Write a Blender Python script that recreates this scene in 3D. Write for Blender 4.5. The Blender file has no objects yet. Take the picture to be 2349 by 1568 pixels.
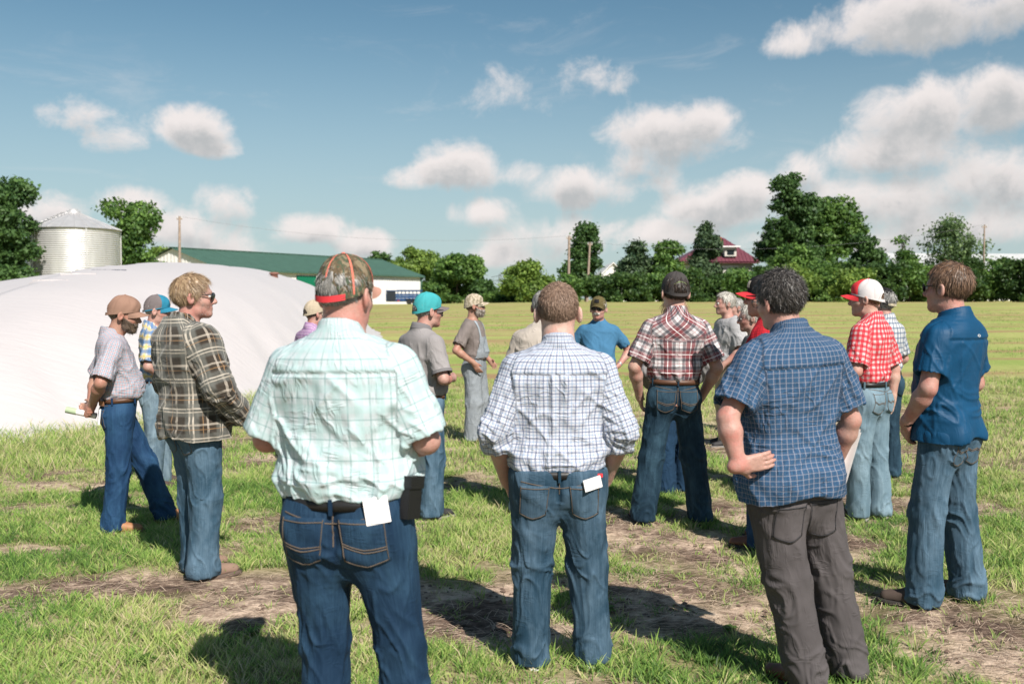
import bpy, math, random
import numpy as np
from mathutils import Vector, Matrix
from mathutils.bvhtree import BVHTree

random.seed(5)
RG = np.random.default_rng(11)
SC = bpy.context.scene
COL = SC.collection
F32 = np.float32
R = math.radians

# ------------------------------------------------------------------ camera
CAM_H = 1.64
cam_d = bpy.data.cameras.new('camera')
cam = bpy.data.objects.new('camera', cam_d)
COL.objects.link(cam)
cam.location = (0, 0, CAM_H)
cam.rotation_euler = (R(90 - 2.43), 0, 0)
cam_d.lens = 35
cam_d.sensor_width = 36
cam_d.clip_start = 0.1
cam_d.clip_end = 6000
cam_d.dof.use_dof = True
cam_d.dof.focus_distance = 6.2
cam_d.dof.aperture_fstop = 3.4
SC.camera = cam

# ------------------------------------------------------------------ sun, sky, exposure
SUN_EL = R(43)
SUN_AZ_DIR = Vector((0.45, -0.893, 0)).normalized()       # horizontal direction towards the sun (behind the camera, to the right)
sun_d = bpy.data.lights.new('sun', 'SUN')
sun = bpy.data.objects.new('sun', sun_d)
COL.objects.link(sun)
sun_d.energy = 5.0
sun_d.angle = R(0.53)
sun_d.color = (1.0, 0.95, 0.87)
to_sun = Vector((SUN_AZ_DIR.x * math.cos(SUN_EL), SUN_AZ_DIR.y * math.cos(SUN_EL), math.sin(SUN_EL)))
sun.rotation_euler = to_sun.to_track_quat('Z', 'Y').to_euler()

SC.view_settings.view_transform = 'Standard'
SC.view_settings.look = 'None'
SC.view_settings.exposure = 0.55
SC.view_settings.gamma = 1.0
SC.view_settings.use_curve_mapping = False
SC.cycles.max_bounces = 6
SC.cycles.diffuse_bounces = 3
SC.cycles.glossy_bounces = 3
SC.cycles.transmission_bounces = 6
SC.cycles.transparent_max_bounces = 8


class NT:
    """small helper to write node graphs"""
    def __init__(self, tree):
        self.t = tree
        self.n = tree.nodes
        self.l = tree.links

    def link(self, a, b):
        self.l.new(a, b)

    def put(self, sock, v):
        if isinstance(v, bpy.types.NodeSocket):
            self.l.new(v, sock)
        elif isinstance(v, (tuple, list)) and len(v) == 3 and sock.type == 'RGBA':
            sock.default_value = (v[0], v[1], v[2], 1)
        else:
            sock.default_value = v

    def math(self, op, a, b=None, c=None, clamp=False):
        n = self.n.new('ShaderNodeMath')
        n.operation = op
        n.use_clamp = clamp
        self.put(n.inputs[0], a)
        if b is not None:
            self.put(n.inputs[1], b)
        if c is not None:
            self.put(n.inputs[2], c)
        return n.outputs[0]

    def mix(self, f, a, b, mode='MIX'):
        n = self.n.new('ShaderNodeMix')
        n.data_type = 'RGBA'
        n.blend_type = mode
        n.clamp_factor = True
        self.put(n.inputs[0], f)
        self.put(n.inputs[6], a)
        self.put(n.inputs[7], b)
        return n.outputs[2]

    def noise(self, vec=None, scale=5.0, detail=4.0, rough=0.55, dist=0.0, out=0):
        n = self.n.new('ShaderNodeTexNoise')
        if vec is not None:
            self.l.new(vec, n.inputs['Vector'])
        n.inputs['Scale'].default_value = scale
        n.inputs['Detail'].default_value = detail
        n.inputs['Roughness'].default_value = rough
        n.inputs['Distortion'].default_value = dist
        return n.outputs[out]

    def ramp(self, f, stops, interp='LINEAR'):
        n = self.n.new('ShaderNodeValToRGB')
        n.color_ramp.interpolation = interp
        els = n.color_ramp.elements
        while len(els) < len(stops):
            els.new(0.5)
        for e, (p, c) in zip(els, stops):
            e.position = p
            e.color = (c, c, c, 1) if not isinstance(c, (tuple, list)) else (c[0], c[1], c[2], 1)
        self.put(n.inputs[0], f)
        return n.outputs[0]

    def smooth(self, v, lo, hi, a=0.0, b=1.0):
        n = self.n.new('ShaderNodeMapRange')
        n.interpolation_type = 'SMOOTHSTEP'
        self.put(n.inputs[0], v)
        n.inputs[1].default_value = lo
        n.inputs[2].default_value = hi
        n.inputs[3].default_value = a
        n.inputs[4].default_value = b
        return n.outputs[0]

    def attr(self, name, out='Vector'):
        n = self.n.new('ShaderNodeAttribute')
        n.attribute_name = name
        return n.outputs[out]

    def coord(self, out='Object'):
        return self.n.new('ShaderNodeTexCoord').outputs[out]

    def sep(self, v):
        n = self.n.new('ShaderNodeSeparateXYZ')
        self.l.new(v, n.inputs[0])
        return n.outputs

    def comb(self, x, y, z):
        n = self.n.new('ShaderNodeCombineXYZ')
        for i, v in enumerate((x, y, z)):
            self.put(n.inputs[i], v)
        return n.outputs[0]

    def mapping(self, v, scale=(1, 1, 1), rot=(0, 0, 0), loc=(0, 0, 0)):
        n = self.n.new('ShaderNodeMapping')
        self.l.new(v, n.inputs[0])
        n.inputs['Location'].default_value = loc
        n.inputs['Rotation'].default_value = rot
        n.inputs['Scale'].default_value = scale
        return n.outputs[0]


def lin(r, g, b):
    """display colour 0..255 -> linear"""
    f = lambda c: (c / 255 / 12.92) if c / 255 <= 0.04045 else ((c / 255 + 0.055) / 1.055) ** 2.4
    return (f(r), f(g), f(b))


# ---- world: physical sky plus a belt of fair-weather cumulus all round the horizon
FPX = 2349 * 35 / 36           # the photograph as measured: 2349 wide
def px_dir(x, y):
    v = Vector(((x - 1174.5) / FPX, 1.0, -(y - 784) / FPX))
    a = -math.atan(97 / FPX)
    c, s = math.cos(a), math.sin(a)
    v = Vector((v.x, v.y * c - v.z * s, v.y * s + v.z * c))
    return math.atan2(v.x, v.y), math.atan2(v.z, math.hypot(v.x, v.y))


CLOUDS = [  # centre x, y, half width, half height, strength
    (190, 265, 75, 42, .62), (265, 315, 85, 36, .60), (445, 300, 92, 52, .98), (490, 340, 60, 26, .9),
    (1050, 390, 105, 58, .95), (925, 410, 55, 34, .8), (1330, 435, 125, 55, 1.0), (1110, 490, 85, 34, .75),
    (1200, 400, 60, 30, .55), (1540, 315, 150, 68, .98), (1620, 285, 80, 50, .9), (1480, 370, 95, 40, .75),
    (1270, 545, 165, 50, .72), (1180, 585, 110, 36, .6), (520, 468, 62, 46, .85), (425, 530, 120, 42, .9), (500, 570, 120, 30, .8),
    (705, 528, 95, 38, .9), (840, 560, 72, 36, .9), (300, 470, 70, 40, .8), (110, 485, 80, 42, .75),
    (2120, 45, 180, 76, .92), (2310, 20, 130, 74, .9), (1815, 100, 68, 36, .6), (1885, 60, 30, 34, .5),
    (2120, 270, 140, 72, .85), (2300, 235, 100, 78, 1.0), (2070, 350, 150, 56, .9), (2260, 420, 170, 70, .85),
    (1640, 480, 120, 52, .9), (1560, 535, 110, 36, .8), (1720, 440, 80, 44, .8), (1840, 395, 52, 40, .75),
    (2000, 470, 210, 62, .85), (2200, 520, 190, 52, .8), (1900, 560, 220, 40, .7), (1520, 415, 45, 28, .5),
    (1190, 215, 80, 45, .16), (1380, 178, 60, 32, .20),

]
world = bpy.data.worlds.new('World')
SC.world = world
world.use_nodes = True
W = NT(world.node_tree)
W.n.clear()
w_out = W.n.new('ShaderNodeOutputWorld')
w_bg = W.n.new('ShaderNodeBackground')
sky = W.n.new('ShaderNodeTexSky')
sky.sky_type = 'NISHITA'
sky.sun_disc = False
sky.sun_elevation = SUN_EL
sky.sun_rotation = math.atan2(SUN_AZ_DIR.x, SUN_AZ_DIR.y)
sky.altitude = 250
sky.air_density = 1.0
sky.dust_density = 0.6
sky.ozone_density = 1.2
blobs = [(*px_dir(x, y), hw / FPX, hh / FPX, s) for x, y, hw, hh, s in CLOUDS]
cr = random.Random(3)
for k in range(34):                                       # the same sky goes on round the rest of the horizon
    a = R(cr.uniform(38, 322))
    a = a if a < math.pi else a - 2 * math.pi
    blobs.append((a, cr.uniform(.06, .42), cr.uniform(.04, .10), cr.uniform(.02, .035), cr.uniform(.6, 1.0)))
SKY_TINT = (0.74, 0.96, 0.92)
sky_c = W.mix(1.0, sky.outputs[0], SKY_TINT, 'MULTIPLY')
hz_z = W.sep(W.coord('Generated'))[2]
sky_c = W.mix(W.smooth(hz_z, 0.0, 0.30, 0.72, 0.0), sky_c, (5.6, 6.55, 7.1))          # pale summer haze low in the sky
W.link(sky_c, w_bg.inputs[0])
w_bg.inputs[1].default_value = 0.063
W.link(w_bg.outputs[0], w_out.inputs[0])


# ------------------------------------------------------------------ object helpers
def tag(o, label=None, cat=None, group=None, kind=None):
    if label:
        o['label'] = label
    if cat:
        o['category'] = cat
    if group:
        o['group'] = group
    if kind:
        o['kind'] = kind
    return o


def empty(name, loc=(0, 0, 0), rz=0.0):
    o = bpy.data.objects.new(name, None)
    COL.objects.link(o)
    o.location = loc
    o.rotation_euler = (0, 0, rz)
    o.empty_display_size = 0.1
    return o


def np_mesh(name, verts, polys, mat=None, smooth=True, attrs=None):
    """polys: (n,3) or (n,4) int array, or a list of them"""
    me = bpy.data.meshes.new(name)
    verts = np.asarray(verts, F32)
    if not isinstance(polys, (list, tuple)):
        polys = [polys]
    polys = [np.asarray(p, np.int32) for p in polys if len(p)]
    loops = np.concatenate([p.ravel() for p in polys])
    sizes = np.concatenate([np.full(len(p), p.shape[1], np.int32) for p in polys])
    starts = np.concatenate([[0], np.cumsum(sizes)[:-1]]).astype(np.int32)
    me.vertices.add(len(verts))
    me.vertices.foreach_set('co', verts.ravel())
    me.loops.add(len(loops))
    me.loops.foreach_set('vertex_index', loops)
    me.polygons.add(len(sizes))
    me.polygons.foreach_set('loop_start', starts)
    me.polygons.foreach_set('loop_total', sizes)
    me.polygons.foreach_set('use_smooth', np.full(len(sizes), smooth, bool))
    if attrs:
        for k, a in attrs.items():
            a = np.asarray(a, F32)
            if a.ndim == 1:
                at = me.attributes.new(k, 'FLOAT', 'POINT')
                at.data.foreach_set('value', a)
            else:
                at = me.attributes.new(k, 'FLOAT_VECTOR', 'POINT')
                at.data.foreach_set('vector', a.ravel())
    me.update(calc_edges=True)
    if mat:
        me.materials.append(mat)
    return me


def mobj(name, me, parent=None, loc=(0, 0, 0), rz=0.0):
    o = bpy.data.objects.new(name, me)
    COL.objects.link(o)
    o.location = loc
    o.rotation_euler = (0, 0, rz)
    if parent is not None:
        o.parent = parent
    return o


class MB:
    """collects boxes, tubes and grids into one mesh"""
    def __init__(self):
        self.v = []
        self.f4 = []
        self.f3 = []
        self.n = 0

    def add(self, v, f):
        v = np.asarray(v, float).reshape(-1, 3)
        f = np.asarray(f, int)
        (self.f4 if f.shape[1] == 4 else self.f3).append(f + self.n)
        self.v.append(v)
        self.n += len(v)
        return self

    def box(self, c, s, M=None):
        c = np.array(c, float)
        s = np.array(s, float) / 2
        v = np.array([[x, y, z] for x in (-1, 1) for y in (-1, 1) for z in (-1, 1)]) * s
        if M is not None:
            v = v @ np.array(M.to_3x3()).T
        v = v + c
        f = [[0, 1, 3, 2], [4, 6, 7, 5], [0, 4, 5, 1], [2, 3, 7, 6], [0, 2, 6, 4], [1, 5, 7, 3]]
        return self.add(v, f)

    def hexa(self, p):
        """8 points ordered as box corners"""
        f = [[0, 1, 3, 2], [4, 6, 7, 5], [0, 4, 5, 1], [2, 3, 7, 6], [0, 2, 6, 4], [1, 5, 7, 3]]
        return self.add(p, f)

    def tube(self, pts, rad, n=8, caps=True):
        pts = np.asarray(pts, float)
        rad = np.broadcast_to(np.asarray(rad, float), (len(pts),))
        t = np.gradient(pts, axis=0)
        t /= np.linalg.norm(t, axis=1, keepdims=True) + 1e-9
        up = np.array([0.0, 0, 1]) if abs(t[0][2]) < 0.9 else np.array([1.0, 0, 0])
        vs = []
        for i in range(len(pts)):
            a = np.cross(t[i], up)
            a /= np.linalg.norm(a) + 1e-9
            b = np.cross(t[i], a)
            th = np.arange(n) * 2 * math.pi / n
            vs.append(pts[i] + rad[i] * (np.cos(th)[:, None] * a + np.sin(th)[:, None] * b))
        v = np.concatenate(vs)
        i, j = np.meshgrid(np.arange(len(pts) - 1), np.arange(n), indexing='ij')
        a = (i * n + j).ravel()
        b = (i * n + (j + 1) % n).ravel()
        self.add(v, np.stack([a, b, b + n, a + n], 1))
        if caps:
            for k, rev in ((0, True), (len(pts) - 1, False)):
                base = self.n
                ring = vs[k]
                self.v.append(np.concatenate([ring, pts[k:k + 1]]))
                self.n += n + 1
                j = np.arange(n)
                f = np.stack([j, (j + 1) % n, np.full(n, n)], 1)
                self.f3.append((f[:, ::-1] if rev else f) + base)
        return self

    def grid(self, P):
        """P: (a,b,3) array of points"""
        a, b = P.shape[:2]
        i, j = np.meshgrid(np.arange(a - 1), np.arange(b - 1), indexing='ij')
        k = (i * b + j).ravel()
        return self.add(P.reshape(-1, 3), np.stack([k, k + 1, k + b + 1, k + b], 1))

    def lathe(self, prof, n=32, c=(0, 0, 0), arc=None):
        prof = np.asarray(prof, float)
        th = np.linspace(0, 2 * math.pi, n + 1) if arc is None else np.linspace(arc[0], arc[1], n + 1)
        P = np.stack([prof[:, None, 0] * np.cos(th), prof[:, None, 0] * np.sin(th), np.repeat(prof[:, 1:2], n + 1, 1)], -1) + np.array(c)
        return self.grid(P)

    def mesh(self, name, mat=None, smooth=False):
        polys = []
        if self.f4:
            polys.append(np.concatenate(self.f4))
        if self.f3:
            polys.append(np.concatenate(self.f3))
        return np_mesh(name, np.concatenate(self.v), polys, mat, smooth)

    def obj(self, name, mat=None, parent=None, smooth=False, loc=(0, 0, 0), rz=0.0):
        return mobj(name, self.mesh(name, mat, smooth), parent, loc, rz)


# ------------------------------------------------------------------ numpy noise
def _hash(i, j, k):
    h = (i * 374761393 + j * 668265263 + k * 2147483647 + 1013904223) & 0xFFFFFFFF
    h = ((h ^ (h >> 13)) * 1274126177) & 0xFFFFFFFF
    h = h ^ (h >> 16)
    return (h & 0xFFFF).astype(F32) / 32767.5 - 1.0


def vnoise(x, y, z=None, seed=0):
    x = np.asarray(x, np.float64)
    y = np.asarray(y, np.float64)
    z = np.zeros_like(x) if z is None else np.asarray(z, np.float64)
    xi, yi, zi = np.floor(x), np.floor(y), np.floor(z)
    fx, fy, fz = x - xi, y - yi, z - zi
    fx, fy, fz = [f * f * f * (f * (f * 6 - 15) + 10) for f in (fx, fy, fz)]
    xi, yi, zi = xi.astype(np.int64) + seed * 131, yi.astype(np.int64) + seed * 57, zi.astype(np.int64) + seed * 17
    r = 0
    for a in (0, 1):
        wx = fx if a else 1 - fx
        for b in (0, 1):
            wy = fy if b else 1 - fy
            for c in (0, 1):
                wz = fz if c else 1 - fz
                r = r + wx * wy * wz * _hash(xi + a, yi + b, zi + c)
    return r


def fbm(x, y, z=None, oct=4, seed=0, gain=0.5):
    z = np.zeros_like(np.asarray(x, float)) if z is None else z
    s, a, f, t = 0, 1.0, 1.0, 0
    for o in range(oct):
        s = s + a * vnoise(x * f, y * f, z * f, seed + o)
        t += a
        a *= gain
        f *= 2.03
    return s / t


def sstep(x, a, b):
    t = np.clip((np.asarray(x, float) - a) / (b - a), 0, 1)
    return t * t * (3 - 2 * t)


# ------------------------------------------------------------------ plain materials
def principled(name):
    m = bpy.data.materials.new(name)
    m.use_nodes = True
    t = NT(m.node_tree)
    b = t.n['Principled BSDF']
    return m, t, b


def set_bump(t, b, h, strength=0.3, dist=0.01):
    n = t.n.new('ShaderNodeBump')
    n.inputs['Strength'].default_value = strength
    n.inputs['Distance'].default_value = dist
    t.link(h, n.inputs['Height'])
    t.link(n.outputs[0], b.inputs['Normal'])


_plain = {}
def plain(name, col, rough=0.7, metal=0.0, var=0.12, scale=8.0, bump=0.15, bdist=0.005, spec=0.4, coat=0.0):
    if name in _plain:
        return _plain[name]
    m, t, b = principled(name)
    n = t.noise(t.coord(), scale, 5, 0.6)
    lo = tuple(c * (1 - var) for c in col)
    hi = tuple(min(1, c * (1 + var)) for c in col)
    t.put(b.inputs['Base Color'], t.ramp(n, [(0.3, lo), (0.7, hi)]))
    b.inputs['Roughness'].default_value = rough
    b.inputs['Metallic'].default_value = metal
    b.inputs['Specular IOR Level'].default_value = spec
    b.inputs['Coat Weight'].default_value = coat
    if bump:
        set_bump(t, b, t.noise(t.coord(), scale * 6, 4, 0.6), bump, bdist)
    _plain[name] = m
    return m


# ------------------------------------------------------------------ clouds: a far band of fair-weather cumulus all round the horizon
def make_clouds():
    azs = np.linspace(-math.pi, math.pi, 1081)
    els = np.radians(np.linspace(-1.0, 34.0, 106))
    AZ, EL = np.meshgrid(azs, els)
    acc = np.full(AZ.shape, -3.0)
    accu = np.full(AZ.shape, -3.0)
    kk = 7.0
    ea, eu = np.zeros(AZ.shape), np.zeros(AZ.shape)
    for (a0, e0, wa, we, s) in blobs:
        dx = np.abs(AZ - a0)
        dx = np.minimum(dx, 2 * math.pi - dx) / (wa * 1.14)
        for up in (0, 1):
            yy = EL - (e0 - (0.016 if up else 0.0))
            yy = np.where(yy < 0, yy / (we * 0.92), yy / (we * 1.22))
            v = np.maximum((1 - dx * dx - yy * yy) * s, -2)
            if up:
                eu += np.exp(kk * v)
            else:
                ea += np.exp(kk * v)
    acc = np.maximum(np.log(ea + 1e-6) / kk, -1.0)
    accu = np.maximum(np.log(eu + 1e-6) / kk, -1.0)
    RD = 2600.0
    P = np.stack([RD * np.cos(EL) * np.sin(AZ), RD * np.cos(EL) * np.cos(AZ), RD * np.sin(EL)], -1)
    nr, nc = AZ.shape
    i, j = np.meshgrid(np.arange(nr - 1), np.arange(nc - 1), indexing='ij')
    k = (i * nc + j).ravel()
    m = bpy.data.materials.new('cumulus')
    m.use_nodes = True
    t = NT(m.node_tree)
    t.n.clear()
    o = t.n.new('ShaderNodeOutputMaterial')
    co = t.mapping(t.coord(), (1 / RD, 1 / RD, 1 / RD))
    a_, u_ = t.attr('acc', 'Fac'), t.attr('accu', 'Fac')
    det = t.noise(co, 18.0, 10.0, 0.66, 0.3)
    big = t.noise(co, 5.0, 3.0, 0.5)
    dens = t.math('MULTIPLY_ADD', t.math('SUBTRACT', det, 0.5), 2.5, a_)
    densu = t.math('MULTIPLY_ADD', t.math('SUBTRACT', det, 0.5), 1.3, u_)
    wisp = t.math('MULTIPLY', t.smooth(t.noise(t.mapping(co, (1, 1, 3.2)), 7.0, 8.0, .66, .8), .53, .78), .18)
    alpha = t.math('MAXIMUM', t.math('MULTIPLY', t.smooth(dens, -0.08, 0.80), 0.95), wisp)
    under = t.smooth(densu, 0.05, 1.05)
    fine = t.noise(co, 42.0, 6.0, 0.6)
    sh = t.math('ADD', under, t.math('MULTIPLY', t.math('SUBTRACT', fine, 0.5), 0.9))
    c = t.ramp(sh, [(0.0, (0.62, 0.575, 0.56)), (0.5, (0.53, 0.50, 0.49)), (1.0, (0.35, 0.355, 0.36))])  # bright tops and shaded grey undersides are painted into the emitted cloud colour
    e = t.n.new('ShaderNodeEmission')
    t.put(e.inputs[0], c)
    tr = t.n.new('ShaderNodeBsdfTransparent')
    mx = t.n.new('ShaderNodeMixShader')
    t.put(mx.inputs[0], alpha)
    t.link(tr.outputs[0], mx.inputs[1])
    t.link(e.outputs[0], mx.inputs[2])
    t.link(mx.outputs[0], o.inputs[0])
    try:
        m.cycles.emission_sampling = 'NONE'
    except Exception:
        pass
    ob = mobj('clouds', np_mesh('clouds', P.reshape(-1, 3), np.stack([k, k + 1, k + nc + 1, k + nc], 1), m, True, {'acc': acc.ravel(), 'accu': accu.ravel()}))
    tag(ob, 'fair-weather cumulus clouds scattered over a blue sky', kind='stuff')


make_clouds()

# ================================================================== the setting
def gz(x, y):
    x = np.asarray(x, float)
    y = np.asarray(y, float)
    top = 0.98 + 0.44 * sstep(x, -16, 4)
    t = np.clip((y - 13) / 78, 0, 1)
    t = t * t * (3 - 2 * t) * 0.55 + t * 0.45
    return top * t + 0.03 * fbm(x * 0.35, y * 0.35, oct=2, seed=3)


def at(px, d):
    """ground x for a measured column at distance d"""
    return (px - 1174.5) / FPX * d


def zat(py, d):
    """height for a measured row at distance d (horizon at row 687)"""
    return CAM_H - (py - 687) / FPX * d


def gp(px, py):
    d = CAM_H * FPX / (py - 687)
    return (px - 1174.5) / FPX * d, d


BARE = [(*gp(x, y), rx, ry, w) for x, y, rx, ry, w in [
    (170, 1350, 1.0, .30, 1), (420, 1345, .8, .26, 1), (580, 1400, .55, .42, 1), (600, 1222, .35, .35, .9), (30, 1262, .45, .25, .9),
    (90, 1088, 1.4, .35, .8), (560, 1075, .8, .5, .6), (1090, 1125, .75, .9, 1), (1040, 1400, .42, .55, 1), (1130, 1480, .35, .25, 1),
    (1420, 1235, .5, .7, 1), (1590, 1265, .7, .55, 1), (1640, 1440, .55, .4, 1), (1450, 1370, .5, .35, .9), (2150, 1440, .42, .2, 1),
    (2260, 1530, .4, .2, 1), (2000, 1250, .3, .35, .8), (2290, 1060, 1.2, .9, .8), (1690, 1180, .7, .7, .9), (1750, 1030, 1.2, .8, .7),
    (760, 1510, .4, .3, .6), (1900, 1130, .5, .8, .8), (960, 1210, .3, .4, .8), (250, 1190, .5, .25, .6), (2130, 960, 1.6, 1.2, .6)]]
LUSH = [(*gp(x, y), rx, ry, w) for x, y, rx, ry, w in [
    (250, 1520, 1.5, .38, 1), (820, 1400, .16, .5, .7), (1350, 1545, 1.6, .16, 1), (1650, 1530, .8, .14, 1), (560, 1130, .9, 1.3, .8),
    (130, 1180, 1.4, .7, .8), (2280, 1300, .7, .6, 1), (1070, 1270, .35, .55, .8), (2090, 1330, .3, .5, .7), (1540, 1170, .35, .5, .7),
    (1290, 1120, .4, .6, .6), (2250, 1100, .5, .9, .6), (400, 1240, .6, .4, .7)]]


def grassiness(x, y):
    g = 0.74 + 0.70 * fbm(x * 0.9, y * 0.9, oct=3, seed=21) + 0.45 * vnoise(x * 3.1, y * 3.1, seed=9)
    for (bx, by, rx, ry, w) in BARE:
        q = ((x - bx) / rx) ** 2 + ((y - by) / ry) ** 2
        g = g - 0.80 * w * np.exp(-q * 2.2)
    for (bx, by, rx, ry, w) in LUSH:
        q = ((x - bx) / rx) ** 2 + ((y - by) / ry) ** 2
        g = g + 0.55 * w * np.exp(-q * 0.9)
    return np.clip(g, 0, 1)


# ---- ground: one sheet from behind the camera to the horizon
def _axis(lo, hi, step, far_lo, far_hi, grow=1.12):
    a = list(np.arange(lo, hi, step))
    s, v = step, a[-1]
    while v < far_hi:
        s *= grow
        v += s
        a.append(v)
    s, v = step, lo
    pre = []
    while v > far_lo:
        s *= grow
        v -= s
        pre.append(v)
    return np.array(pre[::-1] + a)


gxs = _axis(-6, 6, 0.06, -900, 900, 1.07)
gys = _axis(2.5, 12, 0.06, -120, 1500, 1.06)
GX, GY = np.meshgrid(gxs, gys)
GZ = gz(GX, GY)
near = 1 - sstep(GY, 14, 26)
GG = grassiness(GX, GY)
GZ = GZ + near * (0.020 * fbm(GX * 3.0, GY * 3.0, oct=3, seed=40) + 0.012 * fbm(GX * 9, GY * 9, oct=2, seed=44) * (1 - GG * .6))
nr, nc = GX.shape
i, j = np.meshgrid(np.arange(nr - 1), np.arange(nc - 1), indexing='ij')
k = (i * nc + j).ravel()
green = np.where(GY < 14, GG * 0.75, GG * 0.3 + 0.7)
green = np.clip(GG * 0.8 * near + (1 - near) * 1.0, 0, 1)

m_ground, t, b = principled('mown hay ground')
co = t.coord()
att = t.attr('green', 'Fac')
n1 = t.noise(co, 1.7, 6, 0.65)
n2 = t.noise(co, 14.0, 6, 0.7)
n3 = t.noise(t.mapping(co, (3, 26, 3), (0, 0, 0.5)), 4.0, 5, 0.7)
soil = t.mix(t.smooth(n2, .3, .7), (0.042, 0.027, 0.020), (0.195, 0.130, 0.098))
straw = t.mix(t.smooth(n2, .32, .68), (0.32, 0.225, 0.165), (0.70, 0.535, 0.41))
base = t.mix(t.smooth(t.math('ADD', t.math('MULTIPLY', n1, .6), t.math('MULTIPLY', n3, .4)), .44, .58), soil, straw)
rows = t.noise(t.mapping(co, (0.035, 0.42, 1), (0, 0, -0.05)), 1.0, 5, 0.6)
rows2 = t.noise(t.mapping(co, (0.09, 1.5, 1), (0, 0, -0.05)), 1.0, 4, 0.6)
fld = t.mix(t.smooth(t.noise(co, 0.35, 5, 0.6), .35, .65), (0.26, 0.315, 0.085), (0.36, 0.36, 0.125))
fld = t.mix(t.smooth(t.noise(co, 5.0, 5, 0.7), .45, .7, 0, .55), fld, (0.17, 0.235, 0.055))
fld = t.mix(t.smooth(t.math('ADD', t.math('MULTIPLY', rows, .6), t.math('MULTIPLY', rows2, .4)), .50, .58, 0, .62), fld, (0.37, 0.245, 0.14))
wy = t.sep(co)
wv_ = t.math('ADD', t.math('MULTIPLY_ADD', wy[0], -.075, wy[1]), t.math('MULTIPLY', t.noise(t.mapping(co, (.05, .16, 1)), 1.0, 3, .6), 7.0))
win = t.smooth(t.math('SINE', t.math('MULTIPLY', wv_, 2 * math.pi / 3.3)), .25, .95)
fld = t.mix(t.math('MULTIPLY', win, t.smooth(t.noise(t.mapping(co, (.12, .5, 1)), 1.0, 4, .7), .34, .52, 0, .95)), fld, (0.31, 0.195, 0.105))
far_f = t.math('MULTIPLY', t.smooth(t.sep(co)[1], 10, 22), 1.0)
near_g = t.mix(t.math('MULTIPLY', att, 0.7), base, (0.30, 0.29, 0.12))
t.put(b.inputs['Base Color'], t.mix(far_f, near_g, fld))
b.inputs['Roughness'].default_value = 0.95
b.inputs['Specular IOR Level'].default_value = 0.15
set_bump(t, b, t.math('ADD', n2, t.noise(co, 60, 4, .7)), 0.7, 0.02)
ground = mobj('ground', np_mesh('ground', np.stack([GX, GY, GZ], -1).reshape(-1, 3), np.stack([k, k + 1, k + nc + 1, k + nc], 1),
                                m_ground, True, {'green': green.ravel()}))
tag(ground, 'mown hay field with bare soil and patches of regrowing grass', kind='structure')

# ---- the covered grain pile: a white tarpaulin over a long mound
PX, PY = -9.6, 29.0
def pile_h(x, y):
    yy = y - PY
    xx = x - PX + 0.07 * yy
    a = np.where(xx > 0, 5.4, 19.0)
    bb = np.where(yy < 0, 18.6, 17.0)
    r = (np.abs(xx / a) ** 2.7 + np.abs(yy / bb) ** 2.7) ** (1 / 2.7)
    q = np.clip(1 - r, -0.2, 1)
    prof = 1 - np.clip(r, 0, 1.2) ** np.where(xx > 0, 2.7, 2.2)
    left = 1 - 0.46 * sstep(-xx, -1, 10)
    return 2.42 * prof * left, r


u = np.linspace(-31, 0.5, 210)
v = np.linspace(8.5, 48, 230)
UX, VY = np.meshgrid(u, v)
PH, PR = pile_h(UX, VY)
edge = np.exp(-((PR - 0.93) / 0.14) ** 2)
wr = np.abs(fbm((UX * 0.8 + VY * 0.55) * 1.5, (UX * 0.55 - VY * 0.8) * 0.22, oct=3, seed=70))
PH = np.maximum(PH, 0.0) + 0.05 - 0.13 * wr * (0.10 + edge) + 0.05 * fbm(UX * .25, VY * .25, oct=2, seed=72)
PH = PH + 0.03 * np.exp(-((PR - 1.0) / 0.03) ** 2)
PZ = gz(UX, VY) + np.where(PR > 1.035, -0.3, PH)
nr, nc = UX.shape
i, j = np.meshgrid(np.arange(nr - 1), np.arange(nc - 1), indexing='ij')
k = (i * nc + j).ravel()
keep = (PR.ravel()[k] < 1.07)
k = k[keep]
m_tarp, t, b = principled('white plastic tarpaulin')
co = t.coord()
dirt = t.smooth(t.noise(t.mapping(co, (1, 1, 1)), 0.5, 6, 0.65), .45, .75, 0, .35)
t.put(b.inputs['Base Color'], t.mix(dirt, (0.525, 0.482, 0.478), (0.485, 0.443, 0.437)))
b.inputs['Roughness'].default_value = 0.42
b.inputs['Specular IOR Level'].default_value = 0.3
wv = t.noise(t.mapping(co, (0.5, 3.2, 1), (0, 0, 0.62)), 2.6, 5, 0.6, 0.4)
set_bump(t, b, t.math('ADD', wv, t.math('MULTIPLY', t.noise(co, 9, 4, .6), .25)), 0.13, 0.10)
pile = empty('grain_pile', (PX, PY, 0))
pc = mobj('tarpaulin', np_mesh('tarpaulin', np.stack([UX, VY, PZ], -1).reshape(-1, 3) - np.array([PX, PY, 0]),
                               np.stack([k, k + 1, k + nc + 1, k + nc], 1), m_tarp, True), pile)
tag(pile, 'long low grain pile covered by a white plastic tarpaulin', 'grain pile')
def pile_z(x, y):
    return float(gz(x, y) + pile_h(np.array(x), np.array(y))[0]) + 0.05
m_rust = plain('rusty vent', (0.22, 0.10, 0.075), 0.7)
d_v = 29.5
xv = at(630, d_v)
mb = MB().lathe([(0, .17), (.10, .165), (.15, .14), (.155, .12), (.11, .11), (.11, -.1)], 20)
mb.obj('vent_cap', m_rust, pile, True, (xv - PX, d_v - PY, pile_z(xv, d_v) - 0.02))
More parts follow.
